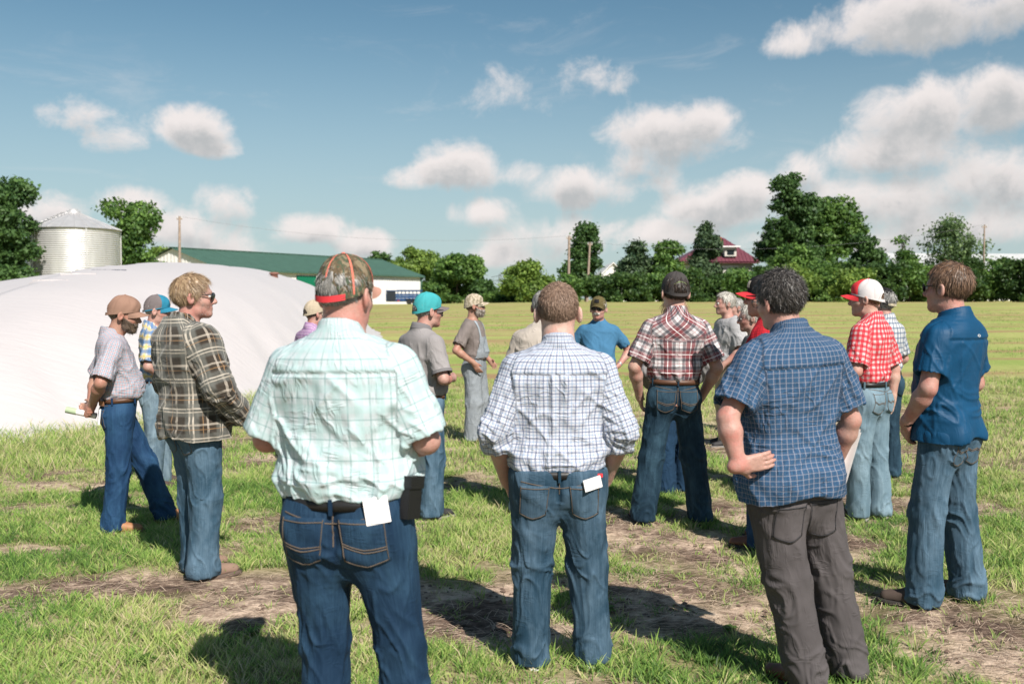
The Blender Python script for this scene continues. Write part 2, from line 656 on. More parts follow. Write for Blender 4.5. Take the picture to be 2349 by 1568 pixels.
for px, py, d in ((252, 706, 20.5), (182, 714, 19.5), (118, 727, 18.5)):
    x = at(px, d)
    z = pile_z(x, d)
    mb = MB()
    for kk in range(5):
        mb.box((0.12 * kk - .24, RG.uniform(-.02, .02), 0.03), (.2, .06, .03), Matrix.Rotation(RG.uniform(-.5, .5), 3, 'Z'))
    mb.obj('repair_patch', plain('dark patch', (0.10, 0.11, 0.14), .5) if px == 252 else m_tarp, pile, False, (x - PX, d - PY, z - .01))

# ---- grain bin
D_BIN = 75.0
bx = at(173, D_BIN)
bz = float(gz(bx, D_BIN))
RB = 3.22
z_eave = zat(527, D_BIN) - bz
z_top = zat(486, D_BIN) - bz
m_galv, t, b = principled('corrugated galvanised steel')
co = t.coord()
nn = t.noise(t.mapping(co, (1, 1, .25)), 2.0, 5, .6)
t.put(b.inputs['Base Color'], t.ramp(nn, [(0.3, (0.50, 0.485, 0.485)), (0.7, (0.62, 0.60, 0.60))]))
b.inputs['Metallic'].default_value = 0.45
b.inputs['Roughness'].default_value = 0.42
bin_o = empty('grain_bin', (bx, D_BIN, bz))
tag(bin_o, 'round corrugated steel grain bin with a conical roof behind the white pile', 'grain bin')
nz = 300
zz = np.linspace(-0.3, z_eave, nz)
prof = np.stack([RB + 0.022 * np.sin(zz / 0.155 * 2 * math.pi), zz], 1)
MB().lathe(prof, 96).obj('bin_wall', m_galv, bin_o, True)
nseg = 22
for q in range(nseg):
    a0, a1 = q / nseg * 2 * math.pi, (q + 1) / nseg * 2 * math.pi
    P = []
    for r_, z_ in ((RB + .16, z_eave - .04), (RB * .6, z_eave + (z_top - z_eave) * .46), (.42, z_top - .12)):
        P.append([[r_ * math.cos(a), r_ * math.sin(a), z_] for a in np.linspace(a0, a1, 4)])
    MB().grid(np.array(P)).obj('roof_panel', m_galv, bin_o, True)
    mb = MB().tube([((RB + .17) * math.cos(a0), (RB + .17) * math.sin(a0), z_eave - .02), (.42 * math.cos(a0), .42 * math.sin(a0), z_top - .09)], .035, 5)
    mb.obj('roof_rib', m_galv, bin_o)
MB().lathe([(.46, -.12), (.48, .08), (.30, .10), (.30, .2), (0, .26)], 20).obj('peak_cap', m_galv, bin_o, True, (0, 0, z_top - .05))
la = math.atan2(-math.cos(0.52), -math.sin(0.52))
lx, ly = math.cos(la), math.sin(la)
tx, ty = -ly, lx
mb = MB()
for s in (-.2, .2):
    mb.tube([((RB + .16) * lx + tx * s, (RB + .16) * ly + ty * s, 0.2), ((RB + .16) * lx + tx * s, (RB + .16) * ly + ty * s, z_eave)], .028, 5)
for q in range(16):
    z = .4 + q * (z_eave - .5) / 15
    mb.tube([((RB + .16) * lx - tx * .2, (RB + .16) * ly - ty * .2, z), ((RB + .16) * lx + tx * .2, (RB + .16) * ly + ty * .2, z)], .022, 5)
mb.obj('ladder', plain('ladder steel', (.34, .33, .33), .45, .6), bin_o)
mb = MB()
for q in range(8):
    f = .12 + q * .1
    r_ = RB * (1 - f) + .4 * f
    z = z_eave + (z_top - z_eave) * f + .07
    mb.box((r_ * lx * 1.0, r_ * ly, z), (.5, .06, .05), Matrix.Rotation(la + math.pi / 2, 3, 'Z'))
mb.obj('roof_step', plain('ladder steel', (.34, .33, .33), .45, .6), bin_o)
for q in range(5):
    a = q / 5 * 2 * math.pi + .35
    mb = MB().box(((RB + .06) * math.cos(a), (RB + .06) * math.sin(a), z_eave / 2), (.07, .1, z_eave), Matrix.Rotation(a, 3, 'Z'))
    mb.obj('stiffener', m_galv, bin_o)

# ---- long white barn with a green metal roof
A = Vector((-34.0, 116.0, 0))
B = Vector((-13.8, 151.0, 0))
ux = (B - A).normalized()
uy = Vector((-ux.y, ux.x, 0))
LB, WB = (B - A).length, 15.6
zb = 0.90
ze, zr = 5.20, 7.75
barn = empty('barn', (A.x, A.y, zb), math.atan2(ux.y, ux.x))
tag(barn, 'long white metal barn with a green roof and green sliding door', 'barn')
m_white, t, b = principled('white ribbed sheet')
co = t.coord()
t.put(b.inputs['Base Color'], t.ramp(t.noise(co, 1.2, 5, .6), [(.3, (.66, .63, .625)), (.7, (.74, .71, .70))]))
b.inputs['Roughness'].default_value = .5
m_groof = plain('green roof sheet', (0.052, 0.108, 0.080), .55, 0, .12, 1.0, 0)
m_gdoor = plain('green door sheet', (0.005, 0.14, 0.075), .5, 0, .06, 1.0, 0)
HE, HR = ze - zb, zr - zb
def ribs_wall(mb, p0, p1, z0, z1a, z1b, pitch=.6):
    """ribbed sheet from p0 to p1, top going from z1a to z1b"""
    p0, p1 = np.array(p0, float), np.array(p1, float)
    L = np.linalg.norm(p1 - p0)
    d = (p1 - p0) / L
    nrm = np.array([d[1], -d[0]])
    n = max(2, int(L / pitch))
    s, o = [], []
    for q in range(n):
        for f, off in ((0, 0), (.8, 0), (.84, .05), (.96, .05)):
            s.append((q + f) / n)
            o.append(off)
    s.append(1)
    o.append(0)
    s, o = np.array(s), np.array(o)
    xy = p0 + np.outer(s * L, d) + np.outer(o, nrm)
    zt = z1a + (z1b - z1a) * s
    P = np.stack([np.column_stack([xy, np.full(len(s), z0)]), np.column_stack([xy, zt])])
    mb.grid(P)
DOOR = (LB * .32, LB * .695)
mb = MB()
ribs_wall(mb, (0, 0), (DOOR[0], 0), -.6, HE, HE)
ribs_wall(mb, (DOOR[1], 0), (LB, 0), -.6, HE, HE)
ribs_wall(mb, (DOOR[0], 0), (DOOR[1], 0), HE - .55, HE, HE)
ribs_wall(mb, (LB, WB), (0, WB), -.6, HE, HE)
mb.obj('side_wall', m_white, barn)
for x0, flip in ((0, 1), (LB, 0)):
    mb = MB()
    a_, c_ = ((x0, WB), (x0, 0)) if flip else ((x0, 0), (x0, WB))
    mid = (x0, WB / 2)
    ribs_wall(mb, a_, mid, -.6, HE, HR)
    ribs_wall(mb, mid, c_, -.6, HR, HE)
    mb.obj('gable_wall', m_white, barn)
nd = 4
for q in range(nd):
    x0 = DOOR[0] + (DOOR[1] - DOOR[0]) * q / nd
    x1 = DOOR[0] + (DOOR[1] - DOOR[0]) * (q + 1) / nd
    mb = MB()
    ribs_wall(mb, (x0 + .05, -.12), (x1 - .05, -.12), -.5, HE - .5, HE - .5, .5)
    mb.obj('sliding_door', m_gdoor, barn)
    MB().box((x1, -.2, (HE - 1) / 2), (.16, .06, HE), None).obj('door_frame', m_white, barn)
for s in (0, 1):
    y0, y1 = (-.45, WB / 2) if s == 0 else (WB + .45, WB / 2)
    npan = 40
    for q in range(npan):
        x0, x1 = -.4 + (LB + .8) * q / npan, -.4 + (LB + .8) * (q + 1) / npan
        slope = (HR - HE) / (WB / 2)
        ylo = HE - .45 * slope + .12
        yhi = HR + .12
        P = []
        for f, o in ((0, 0), (.86, 0), (.9, .05), (.98, .05), (1, 0)):
            xx = x0 + (x1 - x0) * f
            P.append([[xx, y0, ylo + o], [xx, (y0 + y1) / 2, (ylo + yhi) / 2 + o], [xx, y1, yhi + o]])
        MB().grid(np.array(P)).obj('roof_panel', m_groof, barn)
    MB().box((LB / 2, y0, HE - .45 * slope + .02), (LB + .9, .1, .2)).obj('gutter', m_groof, barn)
MB().box((LB / 2, WB / 2, HR + .16), (LB + .8, .5, .1)).obj('ridge_cap', m_groof, barn)
for x0, y0 in ((LB, 0), (0, 0), (LB, WB)):
    MB().box((x0, y0, HE / 2 - .3), (.3, .3, HE + .5)).obj('corner_trim', m_groof, barn)

# ---- blue livestock trailer beside the barn
tr_d = 138.0
tx0, tx1 = at(886, tr_d), at(990, tr_d)
TL = tx1 - tx0
tz = float(gz(tx0, tr_d))
trailer = empty('livestock_trailer', (tx0, tr_d, tz), R(4))
tag(trailer, 'blue slat-sided livestock trailer parked beside the white barn', 'trailer')
m_tb = plain('trailer blue', (0.012, 0.055, 0.16), .45)
m_td = plain('trailer dark', (0.01, 0.014, 0.022), .6)
TH, TW = 1.95, 2.0
MB().box((TL / 2, TW / 2, .42), (TL, TW, .1)).obj('floor', m_td, trailer)
for y in (0, TW):
    for q, (z0, z1) in enumerate(((.45, .82), (.86, 1.18), (1.22, 1.46), (1.8, 1.95))):
        MB().box((TL / 2, y, (z0 + z1) / 2), (TL, .04, z1 - z0)).obj('side_board', m_tb, trailer)
    for q in range(13):
        MB().box((TL * q / 12, y - .03 if y == 0 else y + .03, 1.2), (.06, .05, 1.5)).obj('upright', m_tb, trailer)
for x in (0, TL):
    for z0, z1 in ((.45, .95), (1.0, 1.4), (1.8, 1.95)):
        MB().box((x, TW / 2, (z0 + z1) / 2), (.05, TW, z1 - z0)).obj('end_board', m_td if x == 0 else m_tb, trailer)
MB().box((TL * .62, TW / 2, TH + .02), (TL * .76, TW + .1, .06)).obj('roof', m_tb, trailer)
MB().box((TL * .11, -.05, 1.15), (TL * .2, .05, 1.4)).obj('side_gate', m_td, trailer)
for x in (TL * .5, TL * .62):
    for y in (-.02, TW + .02):
        w = MB().lathe([(.0, -.1), (.2, -.1), (.34, -.09), (.36, 0), (.34, .09), (.2, .1), (0, .1)], 20).obj('wheel', plain('tyre rubber', (.02, .02, .02), .9), trailer, True, (x, y, .34))
        w.rotation_euler = (R(90), 0, 0)
MB().box((TL * .56, -.09, .76), (1.7, .3, .05)).obj('mudguard', m_tb, trailer)
MB().tube([(TL, TW / 2, .45), (TL + 1.2, TW / 2, .5)], .06, 6).obj('drawbar', m_td, trailer)
MB().box((TL * .27, -.07, .5), (.34, .02, .1)).obj('reflector', plain('red reflector', (.5, .02, .03), .3), trailer)

# ---- farmhouse with a maroon hipped roof, half hidden by trees
hd = 128.0
hx0, hx1 = at(1556, hd), at(1737, hd)
hz = float(gz(10, hd))
HWd = hx1 - hx0
house = empty('farmhouse', (hx0, hd, hz), 0)
tag(house, 'farmhouse with a maroon hipped roof and brick chimney behind pines', 'house')
m_mar = plain('maroon metal roof', (0.135, 0.040, 0.056), .5, 0, .1, 1.0, 0)
m_hw = plain('pale house siding', (.55, .51, .47), .7, 0, .08, 2, 0)
ev, rv = zat(600, hd) - hz, zat(541, hd) - hz
def wall_board(mb, c, s):
    mb.box(c, s)
for q in range(int(ev / .25)):
    z = .12 + q * .25
    mb = MB().box((HWd / 2, .6, z), (HWd - 1.2, .08, .235)).box((HWd - .6, 4.5, z), (.08, 7.8, .235)).box((.6, 4.5, z), (.08, 7.8, .235))
    mb.obj('siding_board', m_hw, house)
rx0, rx1 = HWd * .56, HWd * .66
P = dict(a=(-.3, -.3, ev), b=(HWd + .3, -.3, ev), c=(HWd + .3, 9.3, ev), d=(-.3, 9.3, ev), e=(rx0, 4.5, rv), f=(rx1, 4.5, rv))
for nm, pts in (('roof_plane', 'abfe'), ('roof_plane', 'bcf'), ('roof_plane', 'cdef'), ('roof_plane', 'dae')):
    vs = [P[c] for c in pts] + [tuple(np.array(P[c]) - (0, 0, .18)) for c in pts]
    n = len(pts)
    mb = MB()
    mb.add(vs[:n], [list(range(n))])
    mb.add(vs[n:], [list(range(n))[::-1]])
    mb.obj(nm, m_mar, house)
zf = lambda y: ev + (rv - ev) * (y + .3) / 4.8
seam = MB()
for q in range(1, 22):
    x = HWd * q / 22
    xa = x
    top = 4.8 * min(1, (x + .3) / (rx0 + .3), (HWd + .3 - x) / (HWd + .3 - rx1)) - .3
    seam.box((x, (top - .3) / 2, (zf(-.3) + zf(top)) / 2 + .03), (.06, math.hypot(top + .3, zf(top) - zf(-.3)), .06), Matrix.Rotation(math.atan2(rv - ev, 4.8), 3, 'X'))
seam.obj('standing_seam', m_mar, house)
dmx = at(1675, hd) - hx0
MB().box((dmx, 1.2, zat(578, hd) - hz), (1.5, 2.2, 1.1)).obj('dormer', m_hw, house)
mb = MB()
zt_ = zat(566, hd) - hz
mb.box((dmx, 1.0, zt_), (2.3, 2.8, .16))
mb.obj('dormer_roof', plain('white trim', (.78, .75, .74), .6), house)
MB().box((dmx, .08, zat(579, hd) - hz), (.9, .06, .6)).obj('dormer_window', plain('dark glass', (.02, .025, .03), .1), house)
mb = MB()
for q in range(8):
    mb.box((at(1662, hd) - hx0, 4.2, zat(556, hd) - hz + q * .16 - .3), (.72 - .02 * (q % 2), .72 - .02 * (q % 2), .15))
mb.obj('chimney', plain('red brick', (.30, .085, .05), .85), house)
for wx in (.2, .55, .9):
    MB().box((HWd * wx, .52, ev * .55), (1.0, .1, 1.4)).obj('window', plain('dark glass', (.02, .025, .03), .1), house)

# small pale gabled outbuildings further left, and a long pale roof far right
def shed(px0, px1, d, py_eave, py_ridge, dep, label, m_w, m_r):
    x0, x1 = at(px0, d), at(px1, d)
    w = x1 - x0
    z0 = float(gz((x0 + x1) / 2, d))
    o = empty('shed', (x0, d, z0))
    tag(o, label, 'shed')
    e, r_ = zat(py_eave, d) - z0, zat(py_ridge, d) - z0
    mb = MB()
    ribs_wall(mb, (0, 0), (w / 2, 0), -.5, e, r_, .8)
    ribs_wall(mb, (w / 2, 0), (w, 0), -.5, r_, e, .8)
    ribs_wall(mb, (w, 0), (w, dep), -.5, e, e, .8)
    ribs_wall(mb, (0, dep), (0, 0), -.5, e, e, .8)
    mb.obj('wall', m_w, o)
    for s in (-1, 1):
        xa, xb = (-.3, w / 2) if s < 0 else (w + .3, w / 2)
        MB().hexa([(xa, -.3, e - .1), (xa, -.3, e + .05), (xa, dep, e - .1), (xa, dep, e + .05), (xb, -.3, r_), (xb, -.3, r_ + .15), (xb, dep, r_), (xb, dep, r_ + .15)]).obj('roof', m_r, o)
    return o
m_pale = plain('pale shed sheet', (.72, .69, .67), .55, 0, .06, 1, 0)
shed(1376, 1436, 125, 636, 604, 9, 'pale gabled shed beside the left-hand utility poles', m_pale, m_pale)
shed(1446, 1512, 132, 628, 606, 12, 'pale gabled shed roof just behind the dark pine', m_pale, m_pale)
m_tin = plain('pale tin roof', (.50, .50, .50), .5, .2, .06, 1, 0)
far_barn = empty('machine_shed', (at(2060, 210), 210, 1.3), R(6))
tag(far_barn, 'long low machine shed with a pale tin roof far behind the hedge', 'shed')
L_ = at(2420, 210) - at(2060, 210)
MB().box((L_ / 2, 6, 3.2), (L_, 12, 6.4)).obj('wall', m_pale, far_barn)
MB().hexa([(0, -.5, 6.3), (0, -.5, 6.5), (0, 6, 10.2), (0, 6, 10.4), (L_, -.5, 6.3), (L_, -.5, 6.5), (L_, 6, 10.2), (L_, 6, 10.4)]).obj('roof', m_tin, far_barn)

# ---- utility poles and wires
m_pole = plain('weathered pole wood', (.30, .225, .18), .9, 0, .25, 6)
def pole(px, py_top, d, label, lean=0.0, arm=False, pr=.15):
    x = at(px, d)
    z0 = float(gz(x, d))
    h = zat(py_top, d) - z0
    o = empty('utility_pole', (x, d, z0))
    tag(o, label, 'utility pole', 'utility poles beyond the field')
    MB().tube([(0, 0, -.3), (lean * h * .5, 0, h * .5), (lean * h, 0, h)], [pr, pr * .85, pr * .65], 8).obj('pole', m_pole, o, True)
    MB().box((lean * h, -.02, h - .25), (.9 if arm else .5, .1, .1)).obj('crossarm', m_pole, o)
    for s in (-.2, .2):
        MB().lathe([(0, .2), (.05, .18), (.06, .1), (.04, .04), (.05, 0)], 8).obj('insulator', plain('porcelain', (.5, .48, .46), .3), o, True, (lean * h + s, -.02, h - .2))
    return (x + lean * h, d, z0 + h)
pw = [pole(413, 497, 92, 'weathered utility pole in front of the green-roofed barn gable', .01, pr=.16),
      pole(1304, 541, 96, 'taller pale utility pole, nearer the round tree beside the white shed', .006, pr=.15),
      pole(1346, 556, 104, 'leaning pale utility pole in front of the tall columnar tree', .05, pr=.15),
      pole(2254, 516, 104, 'dark utility pole above the hedge at the far right', 0.0, pr=.12)]
# distant lattice pylon
pyl_d = 420.0
px_ = at(1147, pyl_d)
pylon = empty('lattice_pylon', (px_, pyl_d, 1.4))
tag(pylon, 'tiny far lattice power pylon on the horizon between two trees', 'pylon')
ph = zat(628, pyl_d) - 1.4
mb = MB()
for sx in (-1, 1):
    for sy in (-1, 1):
        mb.tube([(sx * 1.2, sy * 1.2, 0), (sx * .35, sy * .35, ph)], .11, 4)
for q in range(9):
    z0_, z1_ = ph * q / 9, ph * (q + 1) / 9
    w0, w1 = 1.2 - .85 * q / 9, 1.2 - .85 * (q + 1) / 9
    mb.tube([(-w0, -w0, z0_), (w1, -w1, z1_)], .07, 3)
    mb.tube([(w0, -w0, z0_), (-w1, -w1, z1_)], .07, 3)
mb.obj('mast', plain('pylon steel', (.12, .13, .14), .6), pylon)
for f in (.72, .88):
    MB().tube([(-3.6, 0, ph * f), (0, 0, ph * f + .6), (3.6, 0, ph * f)], .1, 4).obj('crossarm', plain('pylon steel', (.12, .13, .14), .6), pylon)
m_wire = plain('wire', (.22, .22, .23), .6, 0, 0, 1, 0)
def wire(p, q, sag, label):
    p, q = np.array(p), np.array(q)
    s = np.linspace(0, 1, 14)[:, None]
    pts = p + (q - p) * s
    pts[:, 2] -= (sag * 4 * s * (1 - s))[:, 0]
    tag(MB().tube(pts, .009, 4, False).obj('overhead_wire', m_wire), label, 'wire', 'overhead wires')
wire(pw[0], pw[1], 1.2, 'thin overhead wire sagging from the left pole to the tall pale pole')
wire(pw[1], pw[2], .3, 'short overhead wire between the two pale poles')
wire(pw[2], pw[3], 1.5, 'thin overhead wire running above the farmhouse trees to the far-right pole')

# ================================================================== trees
def leaf_mat(name, dark, light, trans=0.35):
    m = bpy.data.materials.new(name)
    m.use_nodes = True
    t = NT(m.node_tree)
    t.n.clear()
    o = t.n.new('ShaderNodeOutputMaterial')
    r = t.attr('rnd', 'Fac')
    c = t.mix(t.smooth(r, 0, 1), dark, light)
    c = t.mix(t.smooth(t.noise(t.coord(), 0.5, 3, .6), .35, .7, 0, .5), c, tuple(x * .62 for x in dark))
    d = t.n.new('ShaderNodeBsdfPrincipled')
    t.put(d.inputs['Base Color'], c)
    d.inputs['Roughness'].default_value = .55
    d.inputs['Specular IOR Level'].default_value = .35
    tr = t.n.new('ShaderNodeBsdfTranslucent')
    t.put(tr.inputs[0], t.mix(.5, c, light))
    mx = t.n.new('ShaderNodeMixShader')
    mx.inputs[0].default_value = trans
    t.link(d.outputs[0], mx.inputs[1])
    t.link(tr.outputs[0], mx.inputs[2])
    t.link(mx.outputs[0], o.inputs[0])
    return m


LM = {
    'deep': leaf_mat('deep green leaves', (0.030, 0.075, 0.026), (0.125, 0.224, 0.060)),
    'mid': leaf_mat('mid green leaves', (0.040, 0.102, 0.026), (0.191, 0.315, 0.066)),
    'light': leaf_mat('light green leaves', (0.075, 0.149, 0.030), (0.306, 0.414, 0.083)),
    'pine': leaf_mat('pine needles', (0.026, 0.060, 0.030), (0.117, 0.174, 0.075), .15),
    'pale': leaf_mat('pale grey green leaves', (0.058, 0.115, 0.047), (0.216, 0.306, 0.117)),
    'hedge': leaf_mat('hedge leaves', (0.022, 0.061, 0.019), (0.115, 0.197, 0.046)),
}
m_bark = plain('bark', (.085, .066, .052), .95, 0, .3, 3, .6, .05)


def crown_points(r, kind, n_lobes, w, h, dep):
    """lobe centres and radii filling an envelope of half width w and height h (base at 0)"""
    L = []
    for q in range(n_lobes):
        for _ in range(30):
            f = r.uniform(.05, .96)
            if kind == 'oval':
                env = math.sin(math.pi * min(1, f * .93 + .07)) ** .55
            elif kind == 'column':
                env = (1 - f) ** .6 * (.45 + 1.4 * f if f < .4 else 1.0)
            elif kind == 'pine':
                env = (1 - f) ** .75 + .08
            elif kind == 'dome':
                env = math.sqrt(max(0, 1 - (f * .95) ** 2.2))
            else:
                env = math.sin(math.pi * (f * .85 + .12)) ** .5
            a = r.uniform(0, 2 * math.pi)
            rad = math.sqrt(r.uniform(.05, 1)) * .88
            x, y = math.cos(a) * rad * env * w, math.sin(a) * rad * env * dep
            break
        s = r.uniform(.20, .38) * min(w, h * .6) * (1.1 if env > .5 else .75)
        L.append((x, y, f * h, s))
    return L


def foliage(r, lobes, n, size, up=.35, flat=.75, clump=24, rc=.55):
    n, size = int(n * 1.7), size * 1.15
    """leaf quads in clumps over the lobes; returns verts, quads, rnd"""
    lob = np.array(lobes)
    vol = lob[:, 3] ** 2
    g = np.random.default_rng(r.randrange(1 << 30))
    nc_ = max(1, n // clump)
    idx = g.choice(len(lob), nc_, p=vol / vol.sum())
    d = g.normal(size=(nc_, 3))
    d /= np.linalg.norm(d, axis=1, keepdims=True)
    rad = g.uniform(.45, 1.0, nc_) ** .45
    c = lob[idx, :3] + d * (rad * lob[idx, 3])[:, None] * np.array([1, 1, flat])
    tone = g.uniform(0, 1, nc_)
    cc = np.repeat(c, clump, 0)
    off = g.normal(size=(len(cc), 3)) * rc * .5
    p = cc + off * np.array([1, 1, .7])
    nrm = np.repeat(d, clump, 0) * .6 + g.normal(size=(len(cc), 3)) * .7 + np.array([0, 0, up])
    nrm /= np.linalg.norm(nrm, axis=1, keepdims=True)
    a = np.cross(nrm, g.normal(size=(len(cc), 3)))
    a /= np.linalg.norm(a, axis=1, keepdims=True)
    bb = np.cross(nrm, a)
    s = (size * g.uniform(.6, 1.3, len(cc)))[:, None]
    V = np.stack([p - a * s, p - bb * s * .55 + nrm * s * .12, p + a * s, p + bb * s * .55 + nrm * s * .12], 1).reshape(-1, 3)
    Q = np.arange(len(V)).reshape(-1, 4)
    rn = np.clip(np.repeat(tone, clump) * .6 + g.uniform(0, 1, len(cc)) * .4, 0, 1)
    return V, Q, np.repeat(rn, 4)


def tree(name, label, px, py_top, hw_px, d, kind='oval', mat='mid', leaves=9000, bole=.16, seed=0, group='trees beyond the field', lobes=26, size=.2,
         py_base=None, cat='tree', rc=.6, clump=24, lean=0.0, dep=None):
    r = random.Random(seed + 100)
    x = at(px, d)
    z0 = float(gz(x, d))
    H = zat(py_top, d) - z0
    w = hw_px / FPX * d
    o = empty(name, (x, d, z0))
    tag(o, label, cat, group)
    zc = H * bole
    L = crown_points(r, kind, lobes, w, H - zc, dep or w * .8)
    L = [(a, b_, c + zc, s) for a, b_, c, s in L]
    mx_ = max(l[2] + l[3] * .8 for l in L)
    kz = H / mx_
    L = [(a + lean * c, b_, c * kz, s) for a, b_, c, s in L]
    V, Q, rn = foliage(r, L, leaves, size, rc=rc, clump=clump)
    mobj('crown', np_mesh('crown', V, Q, LM[mat], True, {'rnd': rn}), o)
    mb = MB()
    tr_ = max(.1, H * .022)
    pts = [(0, 0, -.3), (r.uniform(-.1, .1), 0, H * .3), (r.uniform(-.3, .3) + lean * H * .3, 0, H * .62), (lean * H * .6, 0, H * .88)]
    mb.tube(pts, [tr_ * 1.25, tr_, tr_ * .6, tr_ * .15], 8)
    for l in r.sample(L, min(len(L), 14)):
        zs = min(l[2] * .75, max(H * .15, l[2] - .5 * math.hypot(l[0], l[1])))
        f = zs / H
        mb.tube([(lean * zs * .5, 0, zs), (l[0] * .55, l[1] * .55, (zs + l[2]) / 2 + .1 * H * .2), l[:3]], [tr_ * .5 * (1.1 - f), tr_ * .28, tr_ * .08], 5)
    mb.obj('trunk', m_bark, o, True)
    return o


tree('broadleaf_tree', 'tall dark leafy tree at the left edge beside the grain bin', 8, 408, 78, 70, 'oval', 'deep', 11000, .12, 1, size=.15, rc=.5)
tree('broadleaf_tree', 'low yellowish tree under the dark tree at the left edge', 20, 600, 62, 76, 'dome', 'light', 3000, .1, 2, size=.14)
tree('broadleaf_tree', 'round leafy tree directly behind the steel grain bin', 290, 460, 88, 92, 'dome', 'mid', 11000, .10, 3, size=.17)
tree('broadleaf_tree', 'loose pale tree rising behind the barn gable', 372, 566, 30, 150, 'oval', 'light', 2200, .2, 4, size=.22)
tree('broadleaf_tree', 'small dark treetop peeping over the barn roof', 872, 578, 32, 175, 'oval', 'deep', 1800, .2, 5, size=.25)
tree('broadleaf_tree', 'pale green bushy tree beside the barn end', 955, 568, 62, 172, 'oval', 'light', 8000, .04, 6, size=.24)
tree('broadleaf_tree', 'broad dark tree behind the blue livestock trailer', 1050, 586, 72, 138, 'dome', 'mid', 9500, .02, 7, size=.24)
tree('broadleaf_tree', 'low dark bushy tree tapering off beside the far pylon', 1108, 645, 36, 134, 'dome', 'deep', 2600, .02, 8, size=.22)
tree('broadleaf_tree', 'round bright green tree at the field edge beside the far pylon', 1212, 604, 72, 96, 'dome', 'light', 9000, .02, 9, size=.17)
tree('broadleaf_tree', 'tall columnar tree behind the two pale utility poles', 1345, 515, 52, 112, 'column', 'deep', 9000, .06, 10, size=.19, lobes=34)
tree('pine_tree', 'dark spreading pine in front of the pale sheds', 1456, 556, 50, 112, 'pine', 'pine', 7500, .1, 11, size=.17, lobes=30)
tree('broadleaf_tree', 'mid-sized leafy tree left of the maroon farmhouse roof', 1530, 556, 40, 112, 'oval', 'mid', 6000, .05, 12, size=.19)
tree('pine_tree', 'dark layered pine standing before the maroon farmhouse roof', 1622, 512, 42, 116, 'pine', 'pine', 8500, .18, 13, size=.18, lobes=34)
tree('broadleaf_tree', 'tallest dark tree right of the farmhouse with a ragged top', 1802, 402, 68, 116, 'oval', 'deep', 15000, .08, 14, size=.21, lobes=46)
tree('broadleaf_tree', 'broad bright green tree right of the tallest tree', 1895, 455, 98, 120, 'dome', 'mid', 15000, .03, 15, size=.22, lobes=44)
tree('broadleaf_tree', 'lower leafy tree at the right foot of the broad bright tree', 1985, 540, 42, 110, 'dome', 'deep', 4500, .02, 16, size=.19)
tree('broadleaf_tree', 'slender young tree with feathery top above the hedge', 2068, 545, 36, 104, 'column', 'mid', 2800, .1, 17, size=.16, lobes=18)
tree('broadleaf_tree', 'sparse pale open-crowned tree beside the far-right utility pole', 2182, 498, 72, 108, 'oval', 'pale', 3800, .22, 18, size=.16, lobes=34, rc=.8, clump=12)
tree('broadleaf_tree', 'round dark tree between the farmhouse wall and the tallest tree', 1690, 622, 34, 108, 'dome', 'deep', 3500, .02, 19, size=.18)
tree('broadleaf_tree', 'low spreading tree in front of the broad bright tree', 1830, 560, 60, 104, 'dome', 'mid', 5000, .02, 28, size=.18)

# hedge along the far edge of the field: one shrub after another
hr = random.Random(77)
prev = 1268
hedge_desc = ['dark', 'dense', 'bushy', 'ragged', 'rounded', 'spreading']
marks = [(1300, 'below the taller pale pole'), (1370, 'below the leaning pale pole'), (1440, 'in front of the pale sheds'), (1500, 'right of the dark pine'),
         (1570, 'left of the maroon roof'), (1640, 'below the maroon roof'), (1700, 'below the farmhouse wall'), (1760, 'under the tallest tree'),
         (1830, 'right of the tallest tree trunk'), (1895, 'under the broad bright tree'), (1960, 'under the broad bright tree\'s right edge'),
         (2025, 'left of the slender young tree'), (2085, 'right of the slender young tree'), (2150, 'under the sparse pale tree'),
         (2215, 'right of the sparse pale tree'), (2275, 'beside the far-right pole'), (2335, 'at the right end of the hedge'), (2400, 'beyond the right end of the hedge')]
for q, (px, where) in enumerate(marks):
    top = 628 + hr.uniform(-10, 8)
    if px > 2190:
        top = 592 + hr.uniform(-8, 8)
    elif px > 1980:
        top = 600 + hr.uniform(-8, 10)
    elif px > 1720:
        top = 612 + hr.uniform(-8, 8)
    tree('hedge_shrub', hedge_desc[q % 6] + ' green hedge shrub ' + where, px, top, hr.uniform(44, 56), 96 + hr.uniform(-3, 4), 'dome',
         'light' if q in (10, 8) else ('hedge' if q % 3 else 'mid'), 4200, .0, 30 + q, group='shrubs of the hedge along the field', lobes=22, size=.15, cat='shrub', rc=.5, dep=2.0)
for q, (px, py, hw, where) in enumerate([(1135, 680, 26, 'between the barn tree and the round bright tree'), (1025, 678, 34, 'under the broad dark tree'),
                                         (1170, 668, 30, 'at the left foot of the round bright tree'), (1262, 660, 34, 'at the right foot of the round bright tree')]):
    tree('low_shrub', 'low leafy shrub ' + where, px, py, hw, 100 if px > 1100 else 133, 'dome', 'mid', 1500, .0, 60 + q, group='low shrubs at the field edge', lobes=12, size=.15, cat='shrub')

# ================================================================== people: signed-distance bodies and garments
def v3(*a):
    return np.array(a, F32)


def smin(a, b, k):
    h = np.clip(0.5 + 0.5 * (b - a) / k, 0, 1)
    return b + (a - b) * h - k * h * (1 - h)


def cap(p, a, b, ra, rb):
    a = np.asarray(a, F32)
    b = np.asarray(b, F32)
    pa = p - a
    ba = b - a
    h = np.clip(pa @ ba / (ba @ ba + 1e-9), 0, 1)
    q = pa - h[:, None] * ba
    return np.sqrt(np.einsum('ij,ij->i', q, q)) - (ra + (rb - ra) * h)


def ell(p, c, r):
    q = (p - np.asarray(c, F32)) / np.asarray(r, F32)
    k0 = np.sqrt(np.einsum('ij,ij->i', q, q))
    return (k0 - 1) * min(r)


